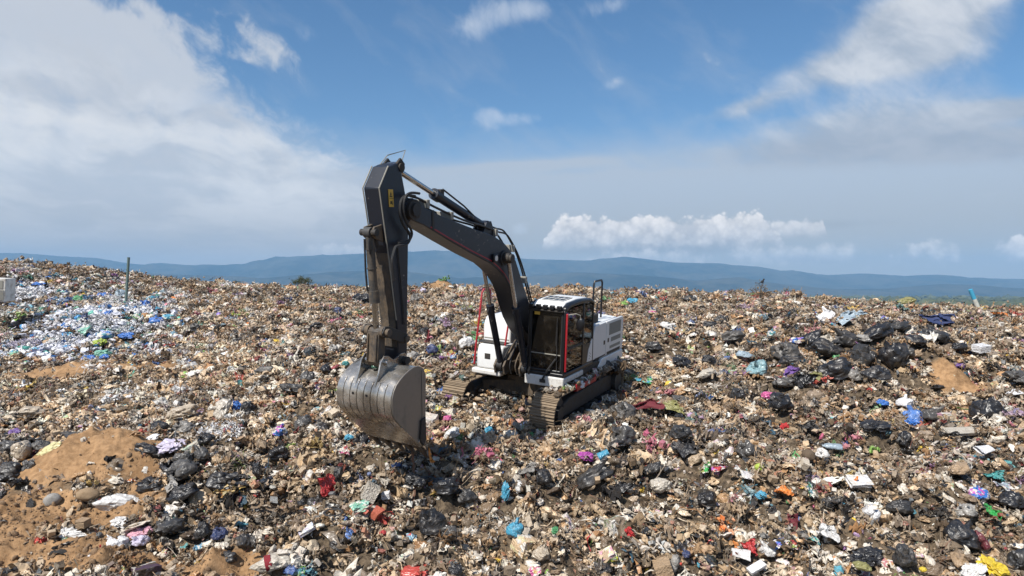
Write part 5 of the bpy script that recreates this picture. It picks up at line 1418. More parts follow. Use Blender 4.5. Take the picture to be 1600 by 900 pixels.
NAMES = {'bag': ('rubbish_bag', 'bag', 'tied rubbish bags on the slope'), 'slump': ('slumped_bag', 'bag', 'slumped plastic bags on the slope'), 'sack': ('sack', 'sack', 'sacks on the slope'),
         'sheet': ('plastic_sheet', 'plastic sheet', 'crumpled plastic sheets on the slope'), 'rag': ('rag', 'cloth', 'rags on the slope'), 'pack': ('food_packet', 'packaging', 'empty packets on the slope'),
         'bottle': ('plastic_bottle', 'bottle', 'plastic bottles on the slope'), 'cup': ('plastic_cup', 'cup', None), 'tray': ('foam_tray', 'tray', 'trays on the slope'), 'ball': ('plastic_ball', 'ball', None),
         'stone': ('boulder', 'rock', 'lumps of stone on the sand'), 'box': ('box', 'box', 'boxes on the slope'), 'strip': ('plastic_strip', 'plastic strip', 'long strips on the slope'), 'board': ('board', 'board', 'boards on the slope'),
         'shreds': ('shredded_foam_heap', 'foam shreds', None), 'branch': ('branch', 'branch', None), 'ring': ('hose_ring', 'hose', None)}
MATS = {'bag': 'film_o', 'slump': 'film_o', 'sack': 'film_o', 'sheet': 'film_o', 'rag': 'cloth_o', 'pack': 'print_o', 'bottle': 'solid_o', 'cup': 'solid_o', 'tray': 'solid_o', 'ball': 'solid_o', 'stone': 'cloth_o', 'box': 'solid_o',
        'strip': 'film_o', 'board': 'solid_o', 'shreds': 'solid_o'}
C_ = dict(K=(.016, .016, .018), k=(.032, .031, .031), d=(.07, .066, .062), g=(.19, .18, .165), G=(.36, .345, .32), w=(.74, .73, .71), W=(.82, .82, .83), c=(.55, .50, .42), b=(.48, .40, .30), t=(.42, .29, .17), n=(.13, .09, .055),
          B=(.02, .16, .55), N=(.015, .035, .13), y=(.74, .68, .34), Y=(.80, .58, .02), r=(.55, .025, .03), R=(.16, .012, .025), o=(.75, .22, .02), q=(.05, .34, .52), Q=(.03, .30, .30), m=(.20, .50, .38), e=(.22, .38, .42), E=(.02, .38, .06),
          f=(.05, .28, .10), l=(.42, .55, .05), v=(.17, .08, .32), L=(.60, .55, .70), p=(.72, .36, .45), P=(.65, .10, .32), M=(.42, .05, .36), s=(.34, .235, .135), O=(.26, .25, .08), T=(.34, .44, .52))
HEAP, POCKET, PATCH, MOUND = 'the heap of black bags', 'the pocket of bare sand', 'the blue and white patch', 'the big sand mound'
THINGS = [
 # the heap of black bags up the far slope
 ('bag', 1351, 554, 42, 40, 0, 'k', 'large pleated black bag at the front of ' + HEAP),
 ('bag', 1390, 551, 36, 46, 75, 'K', 'smooth upright black bag at the front of ' + HEAP + ', nearest the sand'),
 ('slump', 1297, 546, 54, 28, -25, 'K', 'long glossy black bag slanting down across ' + HEAP),
 ('bag', 1322, 525, 40, 32, 0, 'k', 'rounded black bag just above the slanting one in ' + HEAP),
 ('bag', 1293, 530, 26, 24, 0, 'c', 'pinkish cream bag wedged among ' + HEAP),
 ('slump', 1268, 531, 24, 40, 60, 'K', 'narrow black bag leaning beside the pinkish cream bag'),
 ('bag', 1226, 549, 42, 30, 10, 'd', 'dusty grey-black bag with radial pleats at the near end of ' + HEAP),
 ('slump', 1238, 562, 40, 16, 0, 'K', 'flat black bag under the dusty pleated bag'),
 ('slump', 1372, 518, 46, 26, 8, 'K', 'broad black bag on the crest of ' + HEAP),
 ('slump', 1401, 512, 50, 18, 4, 'k', 'flat stretched black bag behind the crest of ' + HEAP),
 ('bag', 1464, 522, 40, 23, -20, 'k', 'lone black bag lying apart beyond ' + HEAP),
 ('slump', 1430, 536, 36, 18, 0, 'K', 'black bag between the upright bag and the lone bag'),
 ('bag', 1418, 548, 24, 20, 0, 'd', 'small dark grey bag touching the smooth upright bag'),
 ('slump', 1305, 578, 52, 30, 20, 'K', 'crushed black bag at the foot of ' + HEAP),
 ('sheet', 1256, 588, 26, 36, 60, 'K', 'black sheet hanging down the slope under the flat bag'),
 ('bag', 1226, 595, 36, 20, 0, 'd', 'dusty grey bag below the purple rag'),
 ('rag', 1233, 579, 30, 14, 20, 'v', 'purple rag lying on a dusty grey bag'),
 ('bag', 1336, 584, 24, 22, 0, 'g', 'mid grey bag at the foot of the large pleated black bag'),
 ('slump', 1368, 581, 44, 24, 0, 'K', 'slack black bag spread below the smooth upright bag'),
 ('sheet', 1273, 588, 24, 18, 0, 'O', 'heap of wilted green leaves between two black bags'),
 ('bag', 1219, 633, 38, 30, 0, 'K', 'shiny black bag alone below ' + HEAP),
 ('bag', 1543, 637, 46, 40, 15, 'K', 'big black bag just below ' + POCKET),
 ('sheet', 1589, 587, 30, 28, 0, 'd', 'dark sheet with white streaks at the frame edge above ' + POCKET),
 ('bag', 1457, 645, 32, 26, 0, 'd', 'dark grey bag between the white bag and the big black bag'),
 ('bag', 1414, 626, 27, 21, 0, 'W', 'bright white bag below ' + POCKET),
 ('sheet', 1379, 629, 22, 11, 0, 'B', 'blue scrap beside the bright white bag'),
 ('sheet', 1426, 666, 22, 12, 0, 'B', 'blue and black scrap under the dark grey bag'),
 ('sheet', 1367, 669, 48, 20, 5, 'K', 'flat black sheet on the slope below the blue scraps'),
 ('sheet', 1268, 669, 34, 22, 0, 'k', 'rumpled black sheet below the shiny black bag'),
 ('sheet', 1328, 494, 50, 20, 22, 'T', 'pale blue tarpaulin crumpled above ' + HEAP),
 ('sheet', 1289, 494, 24, 22, 40, 'W', 'white torn sheet beside the pale blue tarpaulin'),
 ('bag', 1381, 497, 14, 10, 0, 'B', 'small bright blue bag near the ridge behind ' + HEAP),
 ('bag', 1245, 531, 22, 12, 0, 'B', 'flat blue bag just uphill of the pleated grey-black bag'),
 ('bag', 1206, 520, 15, 15, 0, 'Q', 'round teal bag uphill of the blue bag'),
 ('box', 1533, 544, 22, 12, 0, 'W', 'white foam box above ' + POCKET),
 ('sheet', 1562, 490, 18, 13, 0, 'o', 'orange sheet near the ridge'),
 ('sack', 1416, 469, 26, 11, 10, 'O', 'olive rolled mat sticking up on the ridge'),
 ('bag', 1432, 556, 20, 14, 0, 't', 'peach coloured bag beside the small dark grey bag'),
 ('sack', 1352, 533, 28, 12, 0, 'G', 'pale grey sack tucked under the crest of ' + HEAP),
 ('tray', 1583, 615, 26, 8, 0, 'W', 'flat white tray at the frame edge below the dark streaked sheet'),
 ('rag', 1471, 498, 58, 13, 0, 'N', 'long dark blue cloth lying under the ridge'),
 ('slump', 1500, 541, 24, 12, 0, 'K', 'small black bag directly above ' + POCKET),
 ('rag', 1225, 668, 22, 12, 0, 'r', 'red rag left of the rumpled black sheet'),
 ('sheet', 1500, 575, 20, 12, 0, 'v', 'lilac scrap at the upper lip of ' + POCKET),
 # slope between the cab and the heap
 ('bag', 1184, 571, 34, 30, 0, 'e', 'pale teal tied bag standing on the slope'),
 ('slump', 1163, 553, 26, 10, 0, 'T', 'flat steel-blue bag uphill of the pale teal bag'),
 ('sack', 1102, 584, 34, 14, 25, 'c', 'long off-white cushion tilted on the slope'),
 ('bag', 1153, 615, 24, 19, 0, 'k', 'black bag beside the slotted crate'),
 ('sheet', 1065, 624, 30, 15, 0, 'd', 'dark grey film bag near the dark red cloth'),
 ('slump', 1107, 562, 22, 13, 0, 'K', 'black bag uphill of the off-white cushion'),
 ('sheet', 1065, 564, 32, 18, -10, 'K', 'torn black sheet between cab and cushion'),
 ('bag', 1021, 541, 27, 14, 0, 'k', 'black bag on the slope just beyond the engine doors'),
 ('bag', 1043, 507, 22, 15, -20, 'w', 'white tilted bag uphill of the engine doors'),
 ('slump', 1127, 498, 24, 14, 0, 'k', 'black bag high on the slope, the upper of two'),
 ('slump', 1109, 507, 22, 12, 0, 'K', 'black bag high on the slope, the lower of two'),
 ('sheet', 1020, 487, 14, 9, 0, 'P', 'magenta scrap near the ridge behind the cab'),
 ('sheet', 989, 469, 18, 8, 0, 'q', 'light blue sheet on the ridge beside the cab hand rail'),
 ('sheet', 1008, 596, 32, 13, 0, 'q', 'blue sheet in the shadow behind the machine'),
 ('bag', 991, 589, 14, 11, 0, 'f', 'green bag in the shadow behind the machine'),
 ('sheet', 1052, 635, 40, 18, 0, 'O', 'olive and yellow sacking beside the dark red cloth'),
 ('rag', 1010, 633, 54, 15, 15, 'R', 'dark red cloth trailing from the nearer track'),
 ('bag', 975, 638, 42, 32, 0, 'd', 'shiny grey film bag against the nearer track'),
 ('bag', 1201, 617, 24, 12, 0, 'P', 'pink bag above the shiny black bag'),
 ('bag', 1030, 459, 16, 9, 0, 'r', 'red bag on the ridge behind the cab'),
 ('slump', 1077, 466, 22, 10, 0, 'k', 'dark bag on the ridge beyond the red bag'),
 ('slump', 1145, 523, 36, 16, 10, 'd', 'dark film bag with a teal scrap beside it'),
 ('bag', 1147, 523, 9, 9, 0, 'Q', 'little teal scrap bag against the dark film bag'),
 # below the machine, middle of the slope
 ('bag', 972, 675, 40, 36, 10, 'd', 'large dusty grey tied bag below the nearer track'),
 ('slump', 964, 692, 26, 13, 0, 'K', 'black bag under the large dusty grey tied bag'),
 ('bag', 1064, 674, 36, 22, 0, 'k', 'black bag downhill of the olive sacking'),
 ('sheet', 1071, 703, 36, 26, 20, 'K', 'crumpled black sheet just below the black bag near the olive sacking'),
 ('bag', 1165, 700, 30, 28, 0, 'd', 'dark grey bag with folded top in the middle of the slope'),
 ('bag', 926, 743, 62, 34, 24, 'k', 'long bulging black bag tilted downhill below the machine'),
 ('slump', 1018, 731, 40, 20, 22, 'k', 'rolled black bag beside the grey branch'),
 ('sheet', 978, 761, 28, 21, 25, 'K', 'black film below the long bulging bag'),
 ('slump', 851, 744, 26, 26, 0, 'K', 'black bag with pale folds below the front of the nearer track'),
 ('sheet', 822, 738, 40, 16, 15, 'g', 'grey film draped beside the black bag with pale folds'),
 ('sheet', 915, 714, 25, 14, 0, 'M', 'bright magenta sheet above the long bulging bag'),
 ('cup', 943, 710, 17, 15, 30, 'q', 'light blue cup above the long bulging bag'),
 ('branch', 1030, 741, 34, 44, 52, 'b', 'bare grey branch lying across the rubbish'),
 ('bottle', 812, 765, 17, 18, 70, 'w', 'pale round bottle on the slope under the grey film'),
 ('bag', 806, 828, 30, 29, 0, 'q', 'bright cyan bag low on the slope'),
 ('sheet', 867, 828, 12, 13, 0, 'f', 'dark green scrap right beside the bright cyan bag'),
 ('sack', 1033, 759, 32, 22, 20, 'c', 'pale cream sack under the bare branch'),
 ('pack', 1100, 733, 22, 14, 20, 'E', 'green packet in the row of bright packets'),
 ('pack', 1124, 732, 28, 11, 10, 'r', 'red packet in the row of bright packets'),
 ('pack', 1163, 739, 32, 18, -20, 'w', 'white packet with a green leaf print in the row of bright packets'),
 ('ball', 1186, 738, 14, 14, 0, 'l', 'lime green ball at the end of the row of bright packets'),
 ('sheet', 1189, 779, 20, 11, 10, 'q', 'sky blue sheet downhill of the lime ball'),
 ('strip', 921, 844, 10, 28, 75, 'r', 'upright red strip low on the slope'),
 ('rag', 980, 837, 22, 15, 0, 'r', 'red rag low on the slope beyond the red strip'),
 ('pack', 949, 866, 22, 15, 30, 'p', 'pink paper at the bottom of the slope'),
 ('pack', 955, 877, 18, 12, 10, 'Y', 'yellow packet just under the pink paper'),
 ('box', 1036, 888, 26, 22, 20, 't', 'tan carton at the bottom edge'),
 ('bottle', 1053, 880, 18, 24, 65, 'G', 'cloudy squashed jug beside the tan carton'),
 ('bag', 846, 861, 28, 26, 0, 'b', 'beige bag at the bottom of the slope'),
 ('sheet', 836, 892, 22, 13, 0, 'P', 'pink film under the beige bag'),
 ('slump', 1105, 780, 30, 26, 0, 'K', 'black bag in the hollow below the bright packets'),
 ('sheet', 1172, 856, 24, 20, 20, 'r', 'red film in the rubbish near the white tray'),
 ('tray', 1158, 866, 28, 13, 0, 'w', 'white crushed tray beside red film'),
 ('board', 1182, 889, 28, 9, 15, 'W', 'white board end at the bottom edge'),
 ('bag', 1073, 867, 13, 12, 0, 'N', 'small dark blue bag above the cloudy jug'),
 ('rag', 1000, 700, 30, 12, 0, 'n', 'brown rag between two black bags'),
 # lower part of the slope towards the far corner
 ('sheet', 1225, 771, 24, 17, 20, 'o', 'bright orange sheet on the lower slope'),
 ('pack', 1264, 769, 18, 18, 30, 'f', 'green and white packet near the bright orange sheet'),
 ('bag', 1528, 767, 32, 22, 0, 'B', 'deep blue bag lying over clear film'),
 ('sheet', 1551, 800, 28, 20, -15, 'E', 'vivid green sheet on the lower slope'),
 ('slump', 1578, 779, 44, 26, 0, 'K', 'black bag at the frame edge above the vivid green sheet'),
 ('bag', 1512, 797, 36, 26, 0, 'G', 'clear grey film bag under the deep blue bag'),
 ('bag', 1505, 831, 58, 42, -10, 'K', 'big wrinkled black bag on the lower slope'),
 ('bottle', 1362, 805, 28, 24, -50, 'W', 'white bottle with green print on the lower slope'),
 ('strip', 1325, 805, 22, 46, 80, 'K', 'black film strip hanging down the slope'),
 ('sheet', 1268, 843, 18, 20, 0, 'q', 'cyan scrap in the curved white film'),
 ('sheet', 1292, 835, 46, 24, -25, 'w', 'curved white film round a cyan scrap'),
 ('sheet', 1236, 855, 17, 15, 0, 'r', 'red scrap beside the blue and white packet'),
 ('pack', 1217, 848, 26, 14, 15, 'B', 'blue and white packet on the lower slope'),
 ('sheet', 1355, 869, 50, 23, 10, 'K', 'flat black sheet near the mustard sponge'),
 ('bag', 1414, 868, 32, 36, 0, 'k', 'black bag between the flat black sheet and the big wrinkled bag'),
 ('sack', 1347, 884, 26, 14, 0, 'O', 'mustard sponge at the bottom edge'),
 ('sheet', 1554, 886, 50, 28, -20, 'Y', 'bright yellow bag torn open at the bottom corner'),
 ('slump', 1590, 878, 28, 46, 80, 'k', 'upright black bag in the bottom corner beside the yellow one'),
 ('sheet', 1520, 890, 40, 20, 30, 'w', 'white film sheet beside the bright yellow torn bag'),
 ('ball', 1442, 891, 11, 9, 0, 'Y', 'small yellow lid at the bottom edge'),
 ('bottle', 1533, 843, 17, 28, -60, 'R', 'dark red bottle against the big wrinkled black bag'),
 ('board', 1503, 674, 54, 10, -6, 'c', 'long pale board lying flat below the big black bag'),
 ('tray', 1539, 711, 26, 11, 0, 'W', 'oval white tray on the lower slope'),
 ('sack', 1498, 733, 40, 16, 0, 't', 'flat tan paper sack on the lower slope'),
 ('stone', 1264, 714, 20, 18, 0, 'n', 'brown lump beside a small white bag'),
 ('bag', 1285, 709, 20, 17, 0, 'w', 'small white bag beside the brown lump'),
 ('bottle', 1300, 700, 28, 10, 0, 'T', 'pale blue bottle lying above the small white bag'),
 ('slump', 1410, 686, 17, 26, 70, 'K', 'black boot-shaped bag standing on the slope'),
 ('sheet', 1556, 744, 30, 14, 20, 'Q', 'teal film above the deep blue bag'),
 ('pack', 1569, 759, 22, 18, 0, 'T', 'white and pale blue packet beside the teal film'),
 ('rag', 1240, 814, 28, 22, 0, 'R', 'plum coloured cloth on the lower slope'),
 ('strip', 1332, 753, 8, 24, 80, 'o', 'orange strip standing by white packaging'),
 ('pack', 1342, 757, 34, 13, 0, 'W', 'white packaging beside the orange strip'),
 ('slump', 1405, 792, 40, 28, 0, 'k', 'black bag half buried beside the white bottle with green print'),
 ('bag', 1200, 858, 26, 24, 0, 'w', 'dirty white bag left of the red scrap'),
 # below the bucket
 ('bag', 437, 671, 23, 20, 0, 'B', 'royal blue tied bag in the dark hollow'),
 ('sheet', 539, 704, 20, 19, 0, 'r', 'round red scrap under the bucket'),
 ('sheet', 511, 760, 24, 36, -60, 'r', 'torn red bag on the slope below the bucket'),
 ('slump', 528, 740, 16, 23, 80, 'K', 'black bag just above the torn red bag'),
 ('box', 579, 769, 24, 24, 60, 'c', 'dirty white jerry can on the slope'),
 ('sheet', 597, 751, 24, 18, 0, 'c', 'curled cream film above the jerry can'),
 ('box', 603, 774, 12, 10, 10, 'W', 'tiny white box beside the jerry can'),
 ('ball', 598, 839, 11, 10, 0, 'r', 'bright red lid on the slope'),
 ('sheet', 655, 750, 54, 23, -5, 'K', 'stretched black film next to the hanging strip'),
 ('slump', 695, 761, 42, 26, 0, 'K', 'black bag just beyond the stretched black film'),
 ('bag', 674, 808, 44, 44, 0, 'K', 'big round black bag below the bucket'),
 ('slump', 731, 780, 32, 24, 0, 'k', 'black bag uphill of the big round black bag, near a purple scrap'),
 ('slump', 703, 829, 28, 17, 0, 'd', 'grey-black bag leaning on the big round black bag'),
 ('sack', 425, 878, 66, 28, 14, 'c', 'long dirty white roll with a dark red band'),
 ('pack', 479, 836, 26, 11, 25, 'L', 'lavender and blue wrapper beyond the banded roll'),
 ('sheet', 562, 790, 30, 20, 0, 'm', 'pale green-white film under the jerry can'),
 ('ring', 521, 806, 32, 17, 0, 'K', 'black hose ring under the torn red bag'),
 ('sheet', 789, 767, 15, 30, 70, 'q', 'blue and white film upright on the slope'),
 ('bag', 712, 891, 24, 21, 0, 'K', 'black bag at the bottom edge below the big round one'),
 ('bag', 470, 657, 30, 25, 30, 'd', 'dark grey bag between the royal blue bag and the bucket'),
 ('slump', 434, 706, 34, 26, 0, 'K', 'black bag in shade right under the royal blue bag'),
 ('slump', 400, 733, 18, 27, 80, 'K', 'black bag standing at the side of the dark hollow'),
 ('sheet', 545, 683, 16, 12, 0, 'q', 'turquoise scrap beside the bucket teeth'),
 ('sheet', 765, 672, 17, 15, 0, 'q', 'turquoise scrap below the tracks'),
 ('bag', 699, 655, 14, 11, 0, 'P', 'pink bag in front of the farther track'),
 ('sheet', 683, 637, 18, 9, 20, 'Y', 'yellow scrap in front of the farther track'),
 ('sack', 705, 683, 28, 15, 30, 'w', 'bent white foam piece in front of the tracks'),
 # sand mound and its surroundings
 ('sack', 33, 711, 29, 31, 80, 'b', 'round beige sack beside ' + MOUND),
 ('sack', 78, 703, 42, 20, 20, 'y', 'pale yellow sack lying on the edge of ' + MOUND),
 ('slump', 14, 731, 38, 24, 0, 'k', 'black bag next to the round beige sack at the frame edge'),
 ('slump', 47, 728, 24, 22, 0, 'd', 'grey-black bag between beige sack and sand'),
 ('slump', 14, 748, 30, 16, 0, 'K', 'black bag lowest in the pile at the frame edge'),
 ('slump', 12, 697, 30, 20, 0, 'd', 'grey-black bag topmost in the pile at the frame edge'),
 ('slump', 64, 695, 32, 16, 0, 'd', 'dark bag behind the pale yellow sack'),
 ('bag', 4, 774, 14, 20, 0, 'K', 'black bag cut by the frame edge beside bare sand'),
 ('slump', 115, 680, 56, 14, -4, 'k', 'long flat black bag behind ' + MOUND),
 ('stone', 82, 780, 25, 20, 0, 'G', 'pale grey boulder on the sand'),
 ('stone', 137, 781, 33, 20, 0, 's', 'sandy brown boulder on the sand'),
 ('sack', 187, 784, 68, 28, -8, 'w', 'big white sack at the foot of ' + MOUND),
 ('bag', 236, 764, 43, 25, 0, 'K', 'glossy black bag between the white sack and the sand'),
 ('bag', 281, 734, 50, 34, 25, 'd', 'dark grey bag with folds uphill of the glossy black bag'),
 ('sheet', 268, 757, 44, 34, 60, 'G', 'grey film draped between two black bags by the mound'),
 ('slump', 284, 770, 50, 25, 20, 'K', 'black bag under the draped grey film'),
 ('bag', 350, 747, 52, 36, -10, 'K', 'large black bag alone on the slope beyond the draped film'),
 ('bag', 343, 637, 32, 33, 60, 'c', 'big cream and brown bag above the white foam shreds'),
 ('bag', 370, 632, 14, 19, 0, 'B', 'small royal blue bag next to the cream and brown bag'),
 ('slump', 387, 636, 22, 22, 0, 'K', 'black bag next to the small royal blue bag'),
 ('sack', 284, 642, 48, 19, 10, 'b', 'flat beige sack left of the cream and brown bag'),
 ('sack', 50, 641, 38, 14, 0, 'b', 'flat beige sack out on the pale flat'),
 ('shreds', 343, 672, 72, 34, 0, 'W', 'heap of white foam shreds'),
 ('bag', 266, 818, 48, 25, 0, 'k', 'tied black bag lying in front of the white sack'),
 ('rag', 106, 857, 40, 27, 0, 'k', 'flat black sheet spread on the bare sand'),
 ('sheet', 131, 875, 52, 18, 18, 'W', 'white sheet on the sand beside a red rag'),
 ('rag', 165, 856, 22, 10, 0, 'r', 'red rag on the white sheet'),
 ('bag', 217, 830, 40, 15, 10, 'p', 'pale pink bag in front of the white sack'),
 ('bag', 184, 845, 36, 24, 0, 'W', 'white and blue bag beside the red rag'),
 ('bag', 218, 848, 30, 19, 0, 'L', 'white bag with a lilac edge under the pale pink bag'),
 ('sheet', 117, 830, 42, 15, 0, 'w', 'clear film lying on the bare sand'),
 ('sheet', 187, 797, 18, 13, 0, 'P', 'hot pink scrap under the big white sack'),
 ('sheet', 187, 814, 27, 17, 0, 'w', 'clear crumpled film under the hot pink scrap'),
 ('slump', 247, 668, 30, 25, 30, 'K', 'black bag with a blue corner behind ' + MOUND),
 ('sheet', 233, 687, 32, 15, 15, 'W', 'white bag spread behind ' + MOUND),
 ('sheet', 267, 695, 48, 19, 0, 'L', 'pale lilac film behind ' + MOUND),
 ('bag', 286, 714, 32, 20, 0, 'd', 'grey-black bag between the lilac film and the folded dark bag'),
 ('slump', 230, 708, 38, 17, -20, 'K', 'black bag on the shoulder of ' + MOUND),
 ('bag', 285, 667, 36, 19, 0, 'g', 'dusty grey bag left of the white foam shreds'),
 ('bag', 314, 709, 24, 25, 0, 'd', 'dark bag just below the white foam shreds'),
 ('slump', 320, 684, 24, 20, 30, 'K', 'black bag at the lower edge of the white foam shreds'),
 ('sheet', 23, 673, 18, 10, 0, 'v', 'purple scrap on the pale flat'),
 ('bag', 343, 838, 26, 22, 0, 'N', 'dark teal-blue bag low on the slope'),
 ('slump', 317, 830, 24, 28, 0, 'K', 'black bag next to the dark teal-blue bag'),
 ('sheet', 192, 889, 14, 15, 60, 'o', 'orange scrap at the bottom edge on the sand'),
 ('sheet', 257, 863, 14, 9, 0, 'r', 'small red scrap on the sand'),
 ('sheet', 309, 861, 14, 9, 0, 'q', 'cyan scrap on the sand edge'),
 ('box', 130, 817, 16, 13, 0, 't', 'square tan card on the bare sand'),
 ('slump', 356, 878, 30, 20, 0, 'K', 'black bag at the sand edge uphill of the banded roll'),
 # the blue and white patch
 ('bag', 130, 516, 18, 20, 60, 'm', 'green translucent bag in the middle of ' + PATCH),
 ('bag', 164, 522, 28, 15, 0, 'B', 'wide blue bag in the middle of ' + PATCH),
 ('bag', 244, 498, 23, 15, 0, 'B', 'blue tied bag at the outer end of ' + PATCH),
 ('bag', 263, 494, 21, 11, 0, 'q', 'lighter blue bag touching the blue tied bag'),
 ('bag', 226, 473, 16, 13, 0, 'B', 'blue bag with a ragged top below the green post'),
 ('bag', 236, 466, 15, 9, 0, 'q', 'small light blue bag on the ragged-topped blue bag'),
 ('bag', 215, 493, 16, 10, 0, 'Q', 'turquoise bag near the blue tied bag'),
 ('bag', 169, 488, 14, 9, 0, 'B', 'small blue bag near the centre of ' + PATCH),
 ('bag', 133, 495, 14, 15, 0, 'N', 'deep blue bag uphill of the green translucent bag'),
 ('sheet', 165, 459, 24, 9, 0, 'B', 'flat blue sheet at the top of ' + PATCH),
 ('bag', 189, 456, 19, 13, 0, 'T', 'grey-blue bag at the foot of the green post'),
 ('sheet', 60, 444, 20, 10, 0, 'B', 'blue sheet near the white slatted unit'),
 ('bag', 161, 551, 28, 13, 0, 'm', 'mint green bag among blue bags below ' + PATCH),
 ('bag', 24, 553, 28, 14, 0, 'm', 'mint green bag below ' + PATCH + ' near the frame edge'),
 ('slump', 140, 559, 27, 9, 0, 'B', 'flat bright blue bag under the mint green bag'),
 ('slump', 164, 557, 17, 9, 0, 'B', 'short blue bag in front of the mint green bag'),
 ('bag', 62, 553, 25, 12, 0, 'N', 'blue and black bag between the two mint green bags'),
 ('sheet', 197, 523, 24, 9, 0, 'B', 'blue sheet beyond the wide blue bag'),
 ('bag', 123, 465, 17, 11, 0, 'f', 'green bag at the top of ' + PATCH),
 ('sheet', 156, 534, 19, 15, 0, 'l', 'lime and white scrap under the wide blue bag'),
 ('bag', 304, 509, 15, 10, 0, 'd', 'dark grey bag out beyond the lighter blue bag'),
 ('sheet', 103, 475, 9, 6, 0, 'Y', 'yellow scrap uphill in ' + PATCH),
 ('shreds', 150, 500, 66, 30, 0, 'W', 'heap of torn white film in the middle of ' + PATCH),
 ('shreds', 205, 512, 50, 26, 0, 'W', 'heap of torn white film between the wide blue bag and the tied blue bags'),
 ('shreds', 100, 530, 58, 26, 0, 'W', 'heap of torn white film downhill of the green translucent bag'),
 ('shreds', 185, 472, 52, 20, 0, 'W', 'heap of torn white film just below the green post'),
 ('shreds', 40, 456, 66, 24, 0, 'W', 'heap of torn white film beside the slatted cabinet'),
 ('shreds', 35, 535, 50, 20, 0, 'L', 'heap of lilac white film uphill of a mint green bag at the frame edge'),
 # slope behind the stick
 ('sheet', 564, 464, 30, 19, 0, 'K', 'heap of torn black film near the ridge beside the stick'),
 ('bag', 528, 484, 14, 11, 0, 'N', 'dark blue bag below the torn black film'),
 ('bag', 484, 545, 20, 13, 0, 'k', 'black bag at the near end of the row behind the bucket'),
 ('bag', 520, 544, 16, 13, 0, 'G', 'grey film bag in the row behind the bucket'),
 ('bag', 553, 543, 18, 15, 0, 'b', 'beige bag in the row behind the bucket'),
 ('slump', 551, 517, 30, 11, 0, 'K', 'long black bag uphill of the row behind the bucket'),
 ('slump', 494, 507, 20, 10, 0, 'K', 'small black bag uphill of the row, beside brown straw'),
 ('sheet', 541, 527, 30, 14, 0, 'n', 'heap of brown straw behind the bucket'),
 ('bag', 540, 567, 12, 8, 0, 'Q', 'green scrap bag just above the bucket'),
 ('bag', 480, 585, 24, 20, 0, 'd', 'grey-black film bag beside the bucket'),
 ('slump', 509, 575, 20, 17, 0, 'K', 'black bag between bucket and grey-black film bag'),
 ('bag', 663, 518, 18, 21, 0, 'K', 'black tied bag behind the stick'),
 ('bag', 680, 516, 15, 17, 0, 't', 'orange-brown bag beside the black tied bag'),
 ('bag', 645, 556, 22, 17, 0, 'G', 'greyish bag right behind the stick'),
 ('bag', 674, 549, 21, 15, 0, 'N', 'navy bag behind the bucket, beside the greyish bag'),
 ('bag', 709, 556, 11, 10, 0, 'B', 'little bright blue bag near the red hand rail'),
 ('bag', 703, 461, 22, 14, 0, 'b', 'beige tied bag under the sand cone on the ridge'),
 ('bag', 651, 464, 22, 18, 0, 'g', 'grey bag on the ridge beside the stick'),
 ('bag', 661, 453, 11, 9, 0, 'L', 'lilac bag on the ridge near the sand cone'),
 ('slump', 413, 577, 34, 11, 5, 'd', 'flat dark bag on the pale slope, the upper one'),
 ('slump', 457, 605, 42, 13, -5, 'k', 'flat black bag with a white tail left of the bucket'),
 ('bag', 728, 535, 25, 24, 20, 'w', 'white carrier bag beside the red hand rail'),
 ('sheet', 398, 604, 30, 18, 40, 'G', 'pale grey film on the slope beside the flat black bag'),
]
NOTIE = {'sheet', 'rag', 'pack', 'strip', 'tray', 'board', 'shreds'}
